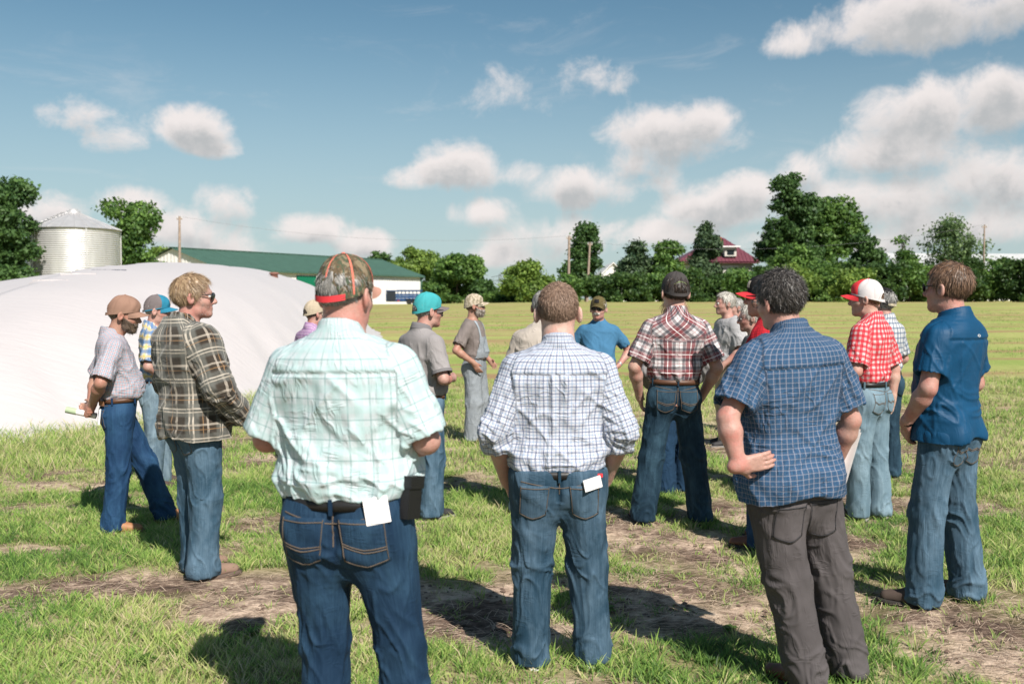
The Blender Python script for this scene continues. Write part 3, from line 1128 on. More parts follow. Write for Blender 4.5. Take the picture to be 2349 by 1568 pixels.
def chain(p, pts, rad, k=0.02):
    d = None
    for i in range(len(pts) - 1):
        e = cap(p, pts[i], pts[i + 1], rad[i], rad[i + 1])
        d = e if d is None else smin(d, e, k)
    return d


class Profile:
    """stack of super-elliptic cross sections: rows (z, half width, half depth, y centre)"""
    def __init__(self, rows, n=2.35):
        rows = np.array(sorted(rows), float)
        self.z0, self.z1 = rows[0, 0], rows[-1, 0]
        self.step = 0.005
        z = np.arange(self.z0 - .1, self.z1 + .1, self.step)
        self.zs = z
        ker = np.hanning(11)
        ker /= ker.sum()
        cols = []
        for c in (1, 2, 3):
            y = np.interp(z, rows[:, 0], rows[:, c])
            yp = np.pad(y, 5, mode='edge')
            cols.append(np.convolve(yp, ker, 'valid'))
        self.a, self.b, self.c = [q.astype(F32) for q in cols]
        self.n = n

    def get(self, z):
        i = np.clip(((z - self.zs[0]) / self.step).astype(int), 0, len(self.zs) - 1)
        return self.a[i], self.b[i], self.c[i]

    def sd(self, p, off=0.0):
        a, b, c = self.get(p[:, 2])
        a = a + off
        b = b + off
        q = (np.abs(p[:, 0] / a) ** self.n + np.abs((p[:, 1] - c) / b) ** self.n) ** (1 / self.n)
        return (q - 1) * np.minimum(a, b)


def mesh_sdf(f, lo, hi, h, B=6):
    """surface nets over the zero set of f, evaluated sparsely"""
    lo = np.array(lo, float)
    hi = np.array(hi, float)
    nb = np.ceil((hi - lo) / (h * B)).astype(int)
    N = nb * B
    bi = np.stack(np.meshgrid(*[np.arange(q) for q in nb], indexing='ij'), -1).reshape(-1, 3)
    cen = (lo + (bi + .5) * B * h - h * .5).astype(F32)
    fc = f(cen)
    keep = np.abs(fc) < B * h * .92 + .012
    val = np.repeat(np.repeat(np.repeat(np.where(fc.reshape(nb) < 0, -1, 1).astype(F32), B, 0), B, 1), B, 2)
    kb = bi[keep]
    o = np.stack(np.meshgrid(*[np.arange(B)] * 3, indexing='ij'), -1).reshape(-1, 3)
    idx = (kb[:, None, :] * B + o[None]).reshape(-1, 3)
    pts = (lo + idx * h).astype(F32)
    val[idx[:, 0], idx[:, 1], idx[:, 2]] = f(pts)
    s = val < 0
    c = np.zeros(np.array(N) - 1, np.int8)
    for dx in (0, 1):
        for dy in (0, 1):
            for dz in (0, 1):
                c += s[dx:N[0] - 1 + dx, dy:N[1] - 1 + dy, dz:N[2] - 1 + dz]
    cells = np.argwhere((c > 0) & (c < 8))
    vid = np.full(c.shape, -1, np.int32)
    vid[cells[:, 0], cells[:, 1], cells[:, 2]] = np.arange(len(cells))
    acc = np.zeros((len(cells), 3))
    cnt = np.zeros(len(cells))
    for ax in range(3):
        o1, o2 = [q for q in range(3) if q != ax]
        for b1 in (0, 1):
            for b2 in (0, 1):
                st = np.zeros(3, int)
                st[o1], st[o2] = b1, b2
                en = st.copy()
                en[ax] = 1
                A = val[tuple((cells + st).T)]
                Bv = val[tuple((cells + en).T)]
                m = (A < 0) != (Bv < 0)
                tt = np.where(m, A / (A - Bv + 1e-12), 0)
                pt = st + tt[:, None] * (en - st)
                acc[m] += pt[m]
                cnt[m] += 1
    V = lo + (cells + acc / cnt[:, None]) * h
    quads = []
    for ax in range(3):
        o1, o2 = (ax + 1) % 3, (ax + 2) % 3
        sl = [slice(1, N[q] - 1) for q in range(3)]
        sl0, sl1 = list(sl), list(sl)
        sl0[ax] = slice(0, N[ax] - 1)
        sl1[ax] = slice(1, N[ax])
        A = s[tuple(sl0)]
        Bv = s[tuple(sl1)]
        e = np.argwhere(A != Bv)
        base = e.copy()
        for q in range(3):
            if q != ax:
                base[:, q] += 1
        fl = A[tuple(e.T)]
        def cell(d1, d2):
            q = base.copy()
            q[:, o1] += d1
            q[:, o2] += d2
            return vid[tuple(q.T)]
        q = np.stack([cell(-1, -1), cell(0, -1), cell(0, 0), cell(-1, 0)], 1)
        q[~fl] = q[~fl][:, ::-1]
        quads.append(q)
    Q = np.concatenate(quads)
    Q = Q[(Q >= 0).all(1)]
    return V, Q


def vnormals(V, Q):
    n = np.cross(V[Q[:, 2]] - V[Q[:, 0]], V[Q[:, 3]] - V[Q[:, 1]])
    N = np.zeros_like(V)
    for c in range(4):
        np.add.at(N, Q[:, c], n)
    return N / (np.linalg.norm(N, axis=1, keepdims=True) + 1e-12)


def relax(V, Q, it=2, w=.5):
    e = np.concatenate([Q[:, [0, 1]], Q[:, [1, 2]], Q[:, [2, 3]], Q[:, [3, 0]]])
    cnt = np.bincount(e.ravel(), minlength=len(V)).astype(float)[:, None]
    for _ in range(it):
        S = np.stack([np.bincount(e[:, 0], V[e[:, 1], c], len(V)) + np.bincount(e[:, 1], V[e[:, 0], c], len(V)) for c in range(3)], 1)
        V = V * (1 - w) + w * S / np.maximum(cnt, 1)
    return V


def rot(yaw=0., pitch=0., roll=0.):
    return np.array((Matrix.Rotation(yaw, 3, 'Z') @ Matrix.Rotation(pitch, 3, 'X') @ Matrix.Rotation(roll, 3, 'Y')), F32)


# ------------------------------------------------------------------ cloth, skin and hair materials
def cloth_base(name, rough=.85, crease=.5, weave=.25, sheen=.0):
    m, t, b = principled(name)
    fab = t.attr('fab')
    b.inputs['Roughness'].default_value = rough
    b.inputs['Specular IOR Level'].default_value = .2
    b.inputs['Sheen Weight'].default_value = sheen
    co = t.coord()
    big = t.noise(t.mapping(co, (1, 1, .6)), 10.0, 4, .6, .5)
    fine = t.noise(co, 300.0, 2, .5)

    def creases(sc, ro, lo, sd):
        n = t.noise(t.mapping(fab, sc, (0, 0, ro), (sd, sd * 1.7, 0)), 1.0, 2.0, .5, .7)
        r = t.smooth(t.math('ABSOLUTE', t.math('SUBTRACT', n, .5)), 0.0, .10, 1.0, 0.0)
        return t.math('MULTIPLY', r, t.smooth(t.noise(co, 7.0 + sd, 2, .5), lo, lo + .14))
    h = t.math('ADD', t.math('MULTIPLY', big, .55), t.math('MULTIPLY', fine, .03 * weave / .25))
    for sc, ro, lo, sd in (((26, 6, 1), .55, .47, 1.3), ((24, 7, 1), -.6, .50, 2.9), ((8, 30, 1), .15, .52, 4.1)):
        h = t.math('ADD', h, t.math('MULTIPLY', creases(sc, ro, lo, sd), .26))
    set_bump(t, b, h, min(1.0, crease * 1.25), .012)
    return m, t, b, fab


def plaid(name, base, us=(), vs=(), rough=.85, crease=.45, var=.06, sheen=.0):
    """us / vs: stripes (period, centre, width, colour, opacity) across and along the cloth, in metres"""
    m, t, b, fab = cloth_base(name, rough, crease, .25, sheen)
    s = t.sep(fab)
    n = t.noise(t.coord(), 5.0, 3, .6)
    col = t.mix(t.smooth(n, .35, .7, 0, 1), tuple(c * (1 - var) for c in base), tuple(min(1, c * (1 + var)) for c in base))
    for ch, st in ((0, us), (1, vs)):
        for (per, cen, wid, c, op) in st:
            x = t.math('SUBTRACT', t.math('FRACT', t.math('ADD', t.math('MULTIPLY', s[ch], 1 / per), 100.5 - cen)), .5)
            x = t.math('MULTIPLY', t.math('ABSOLUTE', x), per)
            f = t.smooth(x, wid * .40, wid * .60, op, 0.0)
            col = t.mix(f, col, c)
    t.put(b.inputs['Base Color'], col)
    return m


def solid(name, c, rough=.85, crease=.45, var=.08, sheen=.0):
    return plaid(name, c, (), (), rough, crease, var, sheen)


def denim(name, dark, light, fade=.5, crease=.5):
    m, t, b, fab = cloth_base(name, .8, crease * .55, .4)
    co = t.coord()
    s = t.sep(fab)
    slub = t.noise(t.mapping(fab, (260, 7, 1)), 1.0, 3, .6)
    wear = t.noise(t.mapping(co, (1, 1, .5)), 6.0, 5, .65, .4)
    f = t.math('ADD', t.math('MULTIPLY', t.math('SUBTRACT', slub, .5), .55), t.math('MULTIPLY_ADD', t.math('SUBTRACT', wear, .5), 1.7, fade))
    f = t.math('ADD', f, t.math('MULTIPLY', t.math('SUBTRACT', s[2], .5), .6))
    t.put(b.inputs['Base Color'], t.mix(t.smooth(f, 0, 1.1), dark, light))
    return m


def skin_mat(name, c, ruddy=(.50, .17, .12)):
    m, t, b = principled(name)
    co = t.coord()
    n = t.noise(co, 11.0, 4, .6)
    n2 = t.noise(co, 55.0, 3, .6)
    col = t.mix(t.smooth(n, .38, .68, 0, .8), c, ruddy)
    col = t.mix(t.smooth(n2, .45, .68, 0, .42), col, tuple(x * .70 for x in c))
    t.put(b.inputs['Base Color'], col)
    b.inputs['Roughness'].default_value = .5
    b.inputs['Specular IOR Level'].default_value = .35
    b.inputs['Subsurface Weight'].default_value = .05
    b.inputs['Subsurface Radius'].default_value = (.02, .008, .004)
    b.inputs['Subsurface Scale'].default_value = .3
    set_bump(t, b, t.math('ADD', t.noise(co, 150.0, 3, .6), t.math('MULTIPLY', t.noise(co, 28.0, 3, .6), 1.2)), .4, .004)
    return m


def hair_mat(name, dark, light, rough=.45):
    m, t, b = principled(name)
    r = t.attr('rnd', 'Fac')
    n = t.noise(t.mapping(t.coord(), (60, 60, 18)), 1.0, 3, .6)
    t.put(b.inputs['Base Color'], t.mix(t.smooth(t.math('ADD', t.math('MULTIPLY', r, .65), t.math('MULTIPLY', n, .35)), .15, .85), dark, light))
    b.inputs['Roughness'].default_value = rough
    b.inputs['Specular IOR Level'].default_value = .4
    return m


def camo_mat(name, cols, scale=22.0):
    m, t, b, fab = cloth_base(name, .85, .3)
    co = t.coord()
    c = cols[0]
    for q, k in enumerate(cols[1:]):
        n = t.noise(t.mapping(co, (1, 1, .55), loc=(q * 3.1, q * 1.7, q)), scale * (1 + .25 * q), 4, .6, 1.2)
        c = t.mix(t.smooth(n, .52, .57), c, k)
    t.put(b.inputs['Base Color'], c)
    return m


SKIN = skin_mat('fair skin', (.46, .295, .235), (.44, .20, .16))
SKIN_R = skin_mat('ruddy skin', (.43, .25, .205), (.42, .155, .125))
SKIN_T = skin_mat('tanned skin', (.37, .205, .15), (.36, .14, .10))
SKIN_P = skin_mat('pale skin', (.50, .345, .29), (.50, .25, .20))
M_STITCH = plain('tan stitching', (.105, .078, .058), .8)
M_STITCHD = plain('dark stitching', (.02, .02, .024), .8)
M_BELT = plain('black leather belt', (.012, .011, .011), .45)
M_BELTB = plain('brown leather belt', (.09, .04, .022), .5)
M_BLACK = plain('black plastic', (.010, .010, .011), .35)
M_LENS = plain('dark lens', (.006, .006, .008), .08, 0, 0, 1, 0, spec=.7)
M_WHITE = plain('white paper', (.80, .76, .75), .7, 0, .03, 20, .05)
M_EYE = plain('eye white', (.62, .60, .58), .3)
M_IRIS = plain('iris', (.03, .022, .016), .2)


# ------------------------------------------------------------------ head, hands, body
HEADC = np.array([0, .028, 1.665], F32)
NECKP = np.array([0, -.012, 1.545], F32)


def sd_head(q):
    """q in head space: origin at eye level mid-head, +y the face"""
    ax = np.abs(q[:, 0])
    m = q.copy()
    m[:, 0] = ax
    d = ell(q, (0, -.014, .028), (.0755, .097, .088))
    d = smin(d, ell(q, (0, .022, -.035), (.060, .070, .074)), .03)
    d = smin(d, cap(m, (.038, .015, -.075), (.0, .062, -.096), .024, .021), .022)          # jaw
    d = smin(d, ell(q, (0, .072, -.092), (.022, .018, .018)), .014)                        # chin
    d = smin(d, cap(m, (.010, .082, .022), (.045, .066, .020), .012, .011), .012)           # brow
    d = smin(d, cap(m, (.036, .062, -.030), (.050, .035, -.028), .016, .016), .018)          # cheek
    d = np.maximum(d, -ell(m, (.031, .094, .002), (.017, .014, .010)) * .9 - .001)
    d = smin(d, cap(q, (0, .086, .010), (0, .108, -.030), .0085, .0125), .010)               # nose
    d = smin(d, ell(m, (.011, .095, -.036), (.010, .011, .008)), .006)
    d = smin(d, ell(q, (0, .084, -.062), (.022, .010, .0055)), .006)                         # lips
    d = smin(d, ell(q, (0, .082, -.072), (.019, .010, .006)), .006)
    # ears
    e = m - np.array([.079, -.012, -.008], F32)
    c, s = math.cos(.5), math.sin(.5)
    ex = e[:, 0] * c + e[:, 1] * s * .8
    ey = -e[:, 0] * s + e[:, 1] * c
    er = np.stack([ex, ey, e[:, 2] - .12 * ey], 1)
    ear = ell(er, (.005, -.004, 0), (.011, .022, .034))
    ear = np.maximum(ear, -ell(er, (.014, -.002, .004), (.009, .011, .018)))
    d = smin(d, ear, .006)
    return d


def sd_hand(p, w, D, Nn, S, curl=.5, spread=.0, thumb=.6):
    """wrist w, finger direction D, palm normal Nn, thumb side S"""
    D, Nn, S = [np.asarray(q, F32) / np.linalg.norm(q) for q in (D, Nn, S)]
    d = cap(p, w - D * .02, w + D * .02, .027, .026)
    for s in (-.024, -.008, .008, .024):
        d = smin(d, cap(p, w + D * .02 + S * s * .8, w + D * .088 + S * s * 1.05, .0165, .0125), .012)
    L = [(.026, .072), (.009, .082), (-.009, .076), (-.026, .060)]
    for q, (s, ln) in enumerate(L):
        a = w + D * .088 + S * s * 1.08
        ang = curl * .55
        rr = .0092
        for seg in (.45, .31, .24):
            dirv = D * math.cos(ang) + Nn * math.sin(ang) + S * s * spread * 8
            b_ = a + dirv * ln * seg
            d = smin(d, cap(p, a, b_, rr, rr * .93), .004)
            a = b_
            rr *= .93
            ang += curl * (.9 + .1 * q)
    a = w + D * .022 + S * .024
    b_ = a + (D * .55 + S * .75 * thumb + Nn * .45) * .045
    c_ = b_ + (D * .85 + S * .25 * thumb + Nn * .45) * .034
    d = smin(d, cap(p, a, b_, .0155, .0115), .012)
    d = smin(d, cap(p, b_, c_, .0112, .0088), .004)
    return d


def masked(p, c, r, fn, far=.2):
    """evaluate fn only near c"""
    dist = np.linalg.norm(p - np.asarray(c, F32), axis=1)
    m = dist < r
    out = (dist - r * .6).astype(F32)
    if m.any():
        out[m] = fn(p[m])
    return out


TORSO = [  # z, half width, half depth, y centre (shirt surface of a medium man)
    (.80, .178, .125, -.005), (.90, .182, .130, -.005), (.98, .178, .128, .0), (1.04, .170, .122, .005), (1.12, .172, .122, .008),
    (1.22, .184, .126, .005), (1.32, .198, .128, -.005), (1.39, .196, .120, -.012), (1.44, .176, .104, -.016), (1.475, .132, .088, -.018),
    (1.515, .078, .070, -.015), (1.55, .066, .066, -.010)]


def torso_rows(wid=1.0, dep=1.0, belly=0.0, bw=0.0, lean=0.0, sh=1.0):
    rows = []
    for (z, a, b, c) in TORSO:
        g = math.exp(-((z - 1.10) / .14) ** 2)
        up = max(0, min(1, (z - 1.25) / .15))
        a2 = a * (wid + (sh - wid) * up * (z < 1.47)) + bw * g
        b2 = b * dep + belly * .55 * g
        rows.append((z, a2, b2, c + belly * .45 * g + lean * (z - .95) / .5))
    return rows


def crz(n, w=.24):
    return np.exp(-(n / w) ** 2) - .32


class Person:
    def __init__(self, sp):
        self.sp = sp
        g = sp.get
        self.d = sp['d']
        self.s = sp['H'] / 1.78
        self.h_skin = min(.010, max(.005, self.d * .0011))
        self.h_cloth = min(.012, max(.0062, self.d * .0013))
        x = at(sp['px'], self.d)
        self.root = empty('person', (x, self.d, float(gz(x, self.d)) - .006), R(g('yaw', 0)))
        tl = g('tilt', (0, 0))
        self.root.rotation_euler = (R(tl[0]), R(tl[1]), R(g('yaw', 0)))
        tag(self.root, sp['label'], 'person', 'people gathered in the field')
        self.lean = g('lean', 0.0)
        self.rows = torso_rows(g('wid', 1.0), g('dep', 1.0), g('belly', 0.0), g('bw', 0.0), self.lean, g('sh', 1.0))
        self.prof = Profile(self.rows)
        self.seed = g('seed', int(sp['px']) % 97)
        self.rnd = random.Random(self.seed)
        yl = self.lean * .5 / .5 * 1.0
        self.neck = NECKP + np.array([0, self.lean * 1.15 + g('poke', .0), -.025], F32)
        self.RH = rot(R(g('hyaw', 0)), R(g('hpitch', 0)), R(g('hroll', 0)))
        self.hs = g('hs', 1.1)
        sh = g('sh', 1.0)
        self.S = {k: np.array([sx * .166 * sh, -.016 + self.lean * .95, 1.405], F32) for k, sx in (('L', -1), ('R', 1))}
        self.E, self.Wr = {}, {}
        for k in 'LR':
            a = sp['arm' + k]
            self.E[k] = np.array(a['e'], F32)
            self.Wr[k] = np.array(a['w'], F32)
        fl = g('feet', ((-.13, 0, 8), (.13, 0, -8)))
        self.feet = {'L': fl[0], 'R': fl[1]}

    # -- spaces
    def to_head(self, p):
        return ((p - self.neck) @ self.RH) / self.hs + (NECKP - HEADC)

    def from_head(self, q):
        return (np.asarray(q, float) - (NECKP - HEADC)) * self.hs @ self.RH.T + self.neck

    def link(self, name, V, Q, mat, parent=None, smooth=True, attrs=None):
        me = np_mesh(name, np.asarray(V) * self.s, Q, mat, smooth, attrs)
        return mobj(name, me, parent or self.root)

    # -- skin
    def body(self):
        sp = self.sp
        hc = self.from_head([[0, -.012, -.03]])[0].astype(F32)
        nb = np.array([0, -.022 + self.lean * 1.0, 1.43], F32)

        def f(p):
            d = self.prof.sd(p, -.02)
            d = np.maximum(d, np.maximum(p[:, 2] - 1.50, .86 - p[:, 2]))
            d = smin(d, cap(p, nb, hc, .068 * sp.get('neck_t', 1.0), .060 * sp.get('neck_t', 1.0)), .03)
            d = smin(d, masked(p, hc, .26, lambda q: sd_head(self.to_head(q)) * self.hs), .022)
            for k in 'LR':
                S_, E_, W_ = self.S[k], self.E[k], self.Wr[k]
                ft = sp.get('arm_t', 1.0)
                M_ = E_ + (W_ - E_) * .28
                a = cap(p, S_, E_, .052 * ft, .043 * ft)
                a = smin(a, cap(p, E_, M_, .041 * ft, .046 * ft), .02)
                a = smin(a, cap(p, M_, W_, .046 * ft, .0285 * ft), .02)
                hd = sp['arm' + k].get('hand')
                if not hd:                      # relaxed hand carrying on from the forearm
                    fd = (W_ - E_) / np.linalg.norm(W_ - E_)
                    pn = np.array([1.0 if k == 'L' else -1.0, .1, 0])
                    pn = pn - (pn @ fd) * fd
                    pn /= np.linalg.norm(pn)
                    ts = np.cross(fd, pn)
                    ts = ts if ts[1] > 0 else -ts
                    hd = (fd, pn, ts, .4)
                if hd:
                    a = smin(a, masked(p, W_, .22, lambda q: sd_hand(q, W_, *hd)), .015)
                d = smin(d, a, .03)
            return d
        pts = np.array([self.S['L'], self.S['R'], self.E['L'], self.E['R'], self.Wr['L'], self.Wr['R'], hc])
        lo = np.minimum(pts.min(0) - .21, [-.30, -.24, .84])
        hi = np.maximum(pts.max(0) + .21, [.30, .26, 1.80])
        hi[2] = max(1.83, hi[2] - .05)
        V, Q = mesh_sdf(f, lo, hi, self.h_skin)
        V = relax(V, Q, 1, .4)
        self.link('body', V, Q, sp.get('skin', SKIN))
        # eyes
        if not sp.get('noeyes'):
            for sx in (-1, 1):
                mb = MB()
                for r_, c_ in (((.0115, .0115, .0115), (sx * .031, .079, .002)),):
                    th, ph = np.linspace(0, math.pi, 9), np.linspace(0, 2 * math.pi, 13)
                    T, Ph = np.meshgrid(th, ph, indexing='ij')
                    P = np.stack([np.sin(T) * np.cos(Ph), np.cos(T), np.sin(T) * np.sin(Ph)], -1) * r_[0] + np.array(c_)
                    P = self.from_head(P.reshape(-1, 3)).reshape(P.shape) * self.s
                    mb.grid(P)
                o = mb.obj('eye', M_EYE, self.root, True)
                mb = MB()
                P = np.array([[sx * .031, .0912, .002]] + [[sx * .031 + .0052 * math.cos(a), .0906, .002 + .0052 * math.sin(a)] for a in np.arange(10) * math.pi / 5])
                mb.add(self.from_head(P) * self.s, [[0, 1 + q, 1 + (q + 1) % 10] for q in range(10)])
                mb.obj('iris', M_IRIS, o)

    # -- shirt
    def shirt(self):
        sp, c = self.sp, self.sp['shirt']
        kind = c.get('sleeve', 'short')
        hem = c.get('hem', 1.0)
        tucked = c.get('tucked', True)
        loose = c.get('loose', 0.0)
        collar = c.get('collar', 'shirt')
        sr = c.get('sr', 1.0)
        yc = -.012 + self.lean * 1.08
        sl = {}
        for k in 'LR':
            S_, E_, W_ = self.S[k], self.E[k], self.Wr[k]
            if kind == 'short':
                f = c.get('len', .66)
                pts, rad = [S_, S_ + (E_ - S_) * f], [.064 * sr, .075 * sr]
            elif kind == 'half':
                pts, rad = [S_, S_ + (E_ - S_) * .9], [.066 * sr, .077 * sr]
            elif kind == 'rolled':
                pts, rad = [S_, E_, E_ + (W_ - E_) * .30], [.064 * sr, .064 * sr, .060 * sr]
            else:
                pts, rad = [S_, E_, W_ - (W_ - E_) * .02], [.068 * sr, .066 * sr, .052 * sr]
            pts = [np.asarray(q, F32) for q in pts]
            dv = pts[-1] - pts[-2]
            dv = dv / np.linalg.norm(dv)
            sl[k] = (pts, rad, dv)
        self.sl = sl
        zb = hem

        def d_torso(p):
            off = loose
            if tucked:
                z = p[:, 2]
                off = loose + .013 * np.exp(-((z - hem - .075) / .05) ** 2) - .004 * (z < hem + .015)
            d = self.prof.sd(p, off)
            if not tucked:
                d = smin(d, np.maximum(self.f_pelvis(p) - .016, p[:, 2] - 1.05), .05)
            zt = p[:, 2] + .30 * (p[:, 1] - yc)
            lim = 1.512 if collar != 'tee' else 1.498
            d = np.maximum(d, zt - lim)
            hz_ = zb
            if not tucked:
                hz_ = zb + .018 * np.cos(p[:, 0] * 14) - .018
            return np.maximum(d, hz_ - p[:, 2])

        def d_sleeve(p, k):
            pts, rad, dv = sl[k]
            d = chain(p, pts, rad, .03)
            cut = (p - pts[-1]) @ dv
            if kind == 'rolled':
                q = p - (pts[-1] - dv * .018)
                al = q @ dv
                rr = np.linalg.norm(q - al[:, None] * dv, axis=1)
                ring = np.sqrt(np.maximum(rr - rad[-1] * .98, 0) ** 2 + np.minimum(0, 0) + (al * .55) ** 2) - .012
                d = smin(d, ring, .01)
            d2 = np.maximum(d, cut)
            inner = np.maximum(chain(p, pts, [r - .012 for r in rad], .03), -(cut + .03))
            return np.maximum(d2, -inner)

        def d_collar(p):
            y = p[:, 1] - yc
            zt = p[:, 2] + .30 * y
            r = np.sqrt((p[:, 0] / 1.0) ** 2 + (y / 1.02) ** 2)
            rz = .082 - (zt - 1.488) * .30
            hi_ = 1.553 if collar == 'shirt' else 1.545
            return np.maximum(np.abs(r - rz) - .0075, np.maximum(zt - hi_, 1.480 - zt))

        def f(p):
            d = d_torso(p)
            if not tucked:
                inn = np.maximum(np.minimum(self.prof.sd(p, loose - .014), self.f_pelvis(p) - .003), p[:, 2] - (zb + .04))
                d = np.maximum(d, -inn)
            for k in 'LR':
                d = smin(d, d_sleeve(p, k), .045)
            if collar in ('shirt', 'polo'):
                d = smin(d, d_collar(p), .008)
            if collar == 'hood':
                y = p[:, 1] - yc
                hd = cap(p, (-.09, yc - .07, 1.49), (.09, yc - .07, 1.49), .055, .055)
                hd = smin(hd, cap(p, (-.10, yc - .03, 1.50), (-.075, yc + .07, 1.46), .045, .03), .03)
                hd = smin(hd, cap(p, (.10, yc - .03, 1.50), (.075, yc + .07, 1.46), .045, .03), .03)
                d = smin(d, hd, .03)
                d = np.maximum(d, -cap(p, (0, yc, 1.47), (0, yc + .01, 1.62), .07, .085))
            return d
        allp = np.concatenate([np.array(sl[k][0]) for k in 'LR'])
        lo = np.minimum(allp.min(0) - .10, [-.30, -.26, zb - .03])
        hi = np.maximum(allp.max(0) + .10, [.30, .28, 1.60])
        w_ = max(self.prof.a) + loose + .06
        lo[0], hi[0] = min(lo[0], -w_), max(hi[0], w_)
        dmax = float(max(self.prof.c + self.prof.b)) + .07
        hi[1] = max(hi[1], dmax)
        lo[2] = min(lo[2], zb - .03)
        V, Q = mesh_sdf(f, lo, hi, self.h_cloth)
        V = relax(V, Q, 2, .5)
        N = vnormals(V, Q)
        Vf = V.astype(F32)
        a, b, cc = self.prof.get(Vf[:, 2])
        dt = self.prof.sd(Vf)
        ds = {k: chain(Vf, sl[k][0], sl[k][1], .03) for k in 'LR'}
        R0 = float(np.mean([self.rows[4][1], self.rows[4][2], self.rows[6][1], self.rows[6][2]]))
        th = np.arctan2(V[:, 0] / a, -(V[:, 1] - cc) / b)
        u_t = th * R0 * 1.04
        top = sstep(V[:, 2], 1.36, 1.47)
        v_t = V[:, 2] + top * np.clip(V[:, 1] - cc + b * .75, 0, .2) * .8
        u, v = u_t.copy(), v_t.copy()
        zone = np.zeros(len(V), int)
        ang_s = np.zeros(len(V))
        al_s = np.zeros(len(V))
        for q, k in enumerate('LR'):
            pts, rad, dv = sl[k]
            m = (ds[k] < dt - .006) & (ds[k] < ds['R' if k == 'L' else 'L'])
            ax0, ax1 = pts[0], pts[1]
            w = (ax1 - ax0) / np.linalg.norm(ax1 - ax0)
            rel = V - ax0
            al = rel @ w
            L01 = np.linalg.norm(ax1 - ax0)
            if len(pts) > 2:
                w2 = (pts[2] - pts[1]) / np.linalg.norm(pts[2] - pts[1])
                al2 = (V - pts[1]) @ w2
                second = al2 > 0.0
                rel2 = V - pts[1]
                perp = np.where(second[:, None], rel2 - al2[:, None] * w2, rel - al[:, None] * w)
                al = np.where(second, L01 + np.maximum(al2, 0), al)
            else:
                perp = rel - al[:, None] * w
            r1 = np.cross(w, [0, 1, 0])
            r1 = r1 / np.linalg.norm(r1)
            r2 = np.cross(w, r1)
            an = np.arctan2(perp @ r1, -(perp @ r2))
            u = np.where(m, an * .072 + .31 * (q + 1), u)
            v = np.where(m, 1.44 - al, v)
            zone = np.where(m, q + 1, zone)
            ang_s = np.where(m, an, ang_s)
            al_s = np.where(m, al, al_s)
        z = V[:, 2]
        sd_ = self.seed
        rump = c.get('rump', 1.0)
        wob = vnoise(u_t * 4, v_t * 3, seed=sd_ + 5)
        D = .006 * fbm(V[:, 0] * 6, V[:, 1] * 6, V[:, 2] * 4.5, oct=2, seed=sd_)
        w1 = 1 - sstep(z, 1.36, 1.44)
        D = D + rump * w1 * .0085 * crz(vnoise(u_t * 13 + 1.1 * wob, v_t * 2.1 + wob * .5, seed=sd_ + 1))
        D = D + rump * w1 * .0075 * crz(vnoise((u_t + v_t * .9) * 9, (v_t - u_t * .9) * 3.0, seed=sd_ + 2), .2)
        D = D + rump * w1 * .0075 * crz(vnoise((u_t - v_t * .8) * 9, (v_t + u_t * .8) * 3.0, seed=sd_ + 8), .2)
        if tucked:
            D = D + .011 * np.exp(-((z - hem - .07) / .06) ** 2) * crz(vnoise(u_t * 9 + wob, v_t * 22 + wob * 3, seed=sd_ + 3))
            D = D + .010 * np.exp(-((z - hem - .03) / .03) ** 2) * vnoise(u_t * 30, v_t * 4, seed=sd_ + 6)
        else:
            D = D + .010 * np.exp(-((z - zb - .16) / .08) ** 2) * crz(vnoise(u_t * 5 + wob, v_t * 22 + wob * 2, seed=sd_ + 3))
            D = D + .012 * np.exp(-((z - zb) / .08) ** 2) * vnoise(u_t * 12, v_t * 2, seed=sd_ + 6)
        yz = c.get('yoke')
        if yz:
            D = D + .006 * sstep(z, yz - .004, yz + .004) * (zone == 0) - .004 * np.exp(-((z - yz + .006) / .006) ** 2) * (zone == 0)
            if c.get('pleat'):
                au = np.abs(u_t)
                fade = (1 - sstep(z, yz - .01, yz)) * sstep(z, yz - .42, yz - .02)
                D = D + fade * (.010 * np.exp(-((au - .026) / .010) ** 2) - .007 * np.exp(-((au - .043) / .008) ** 2))
        mS = zone > 0
        Dsl = .008 * crz(vnoise(ang_s * 1.3 + zone * 7, al_s * 15 + ang_s * 1.2, seed=sd_ + 4)) * sstep(al_s, .02, .10) + .006 * vnoise(ang_s * 2, al_s * 7, seed=sd_ + 9)
        if kind in ('long', 'rolled'):
            el_ = np.linalg.norm(sl['L'][0][1] - sl['L'][0][0])
            Dsl = Dsl + .010 * np.exp(-((al_s - el_) / .08) ** 2) * crz(vnoise(ang_s * 1.1, al_s * 34 + ang_s, seed=sd_ + 12), .3)
        D = np.where(mS, Dsl, D)
        near_neck = sstep(z + .3 * (V[:, 1] - yc), 1.44, 1.48) * (np.abs(V[:, 0]) < .11)
        D = D * (1 - near_neck)
        V = V + N * D[:, None]
        V = relax(V, Q, 1, .35)
        fu, fv = u * self.s, v * self.s
        if yz and not c.get('western'):
            up_ = (zone == 0) & (z > yz)
            fu, fv = np.where(up_, fu + .013, fu), np.where(up_, fv + .009, fv)
        if c.get('western'):
            bias = (zone == 0) & (z > yz - .03 * np.clip(1 - np.abs(u_t) / .12, 0, 1) * (np.abs(th) < 1.5))
            cu, cv = (u - v) * .7071 * self.s, (u + v) * .7071 * self.s
            fu, fv = np.where(bias, cu, fu), np.where(bias, cv, fv)
        fab = np.stack([fu, fv, np.zeros(len(V))], 1)
        self.shirtV, self.shirtQ = V, Q
        o = self.link('shirt' if not c.get('name') else c['name'], V, Q, c['mat'], None, True, {'fab': fab})
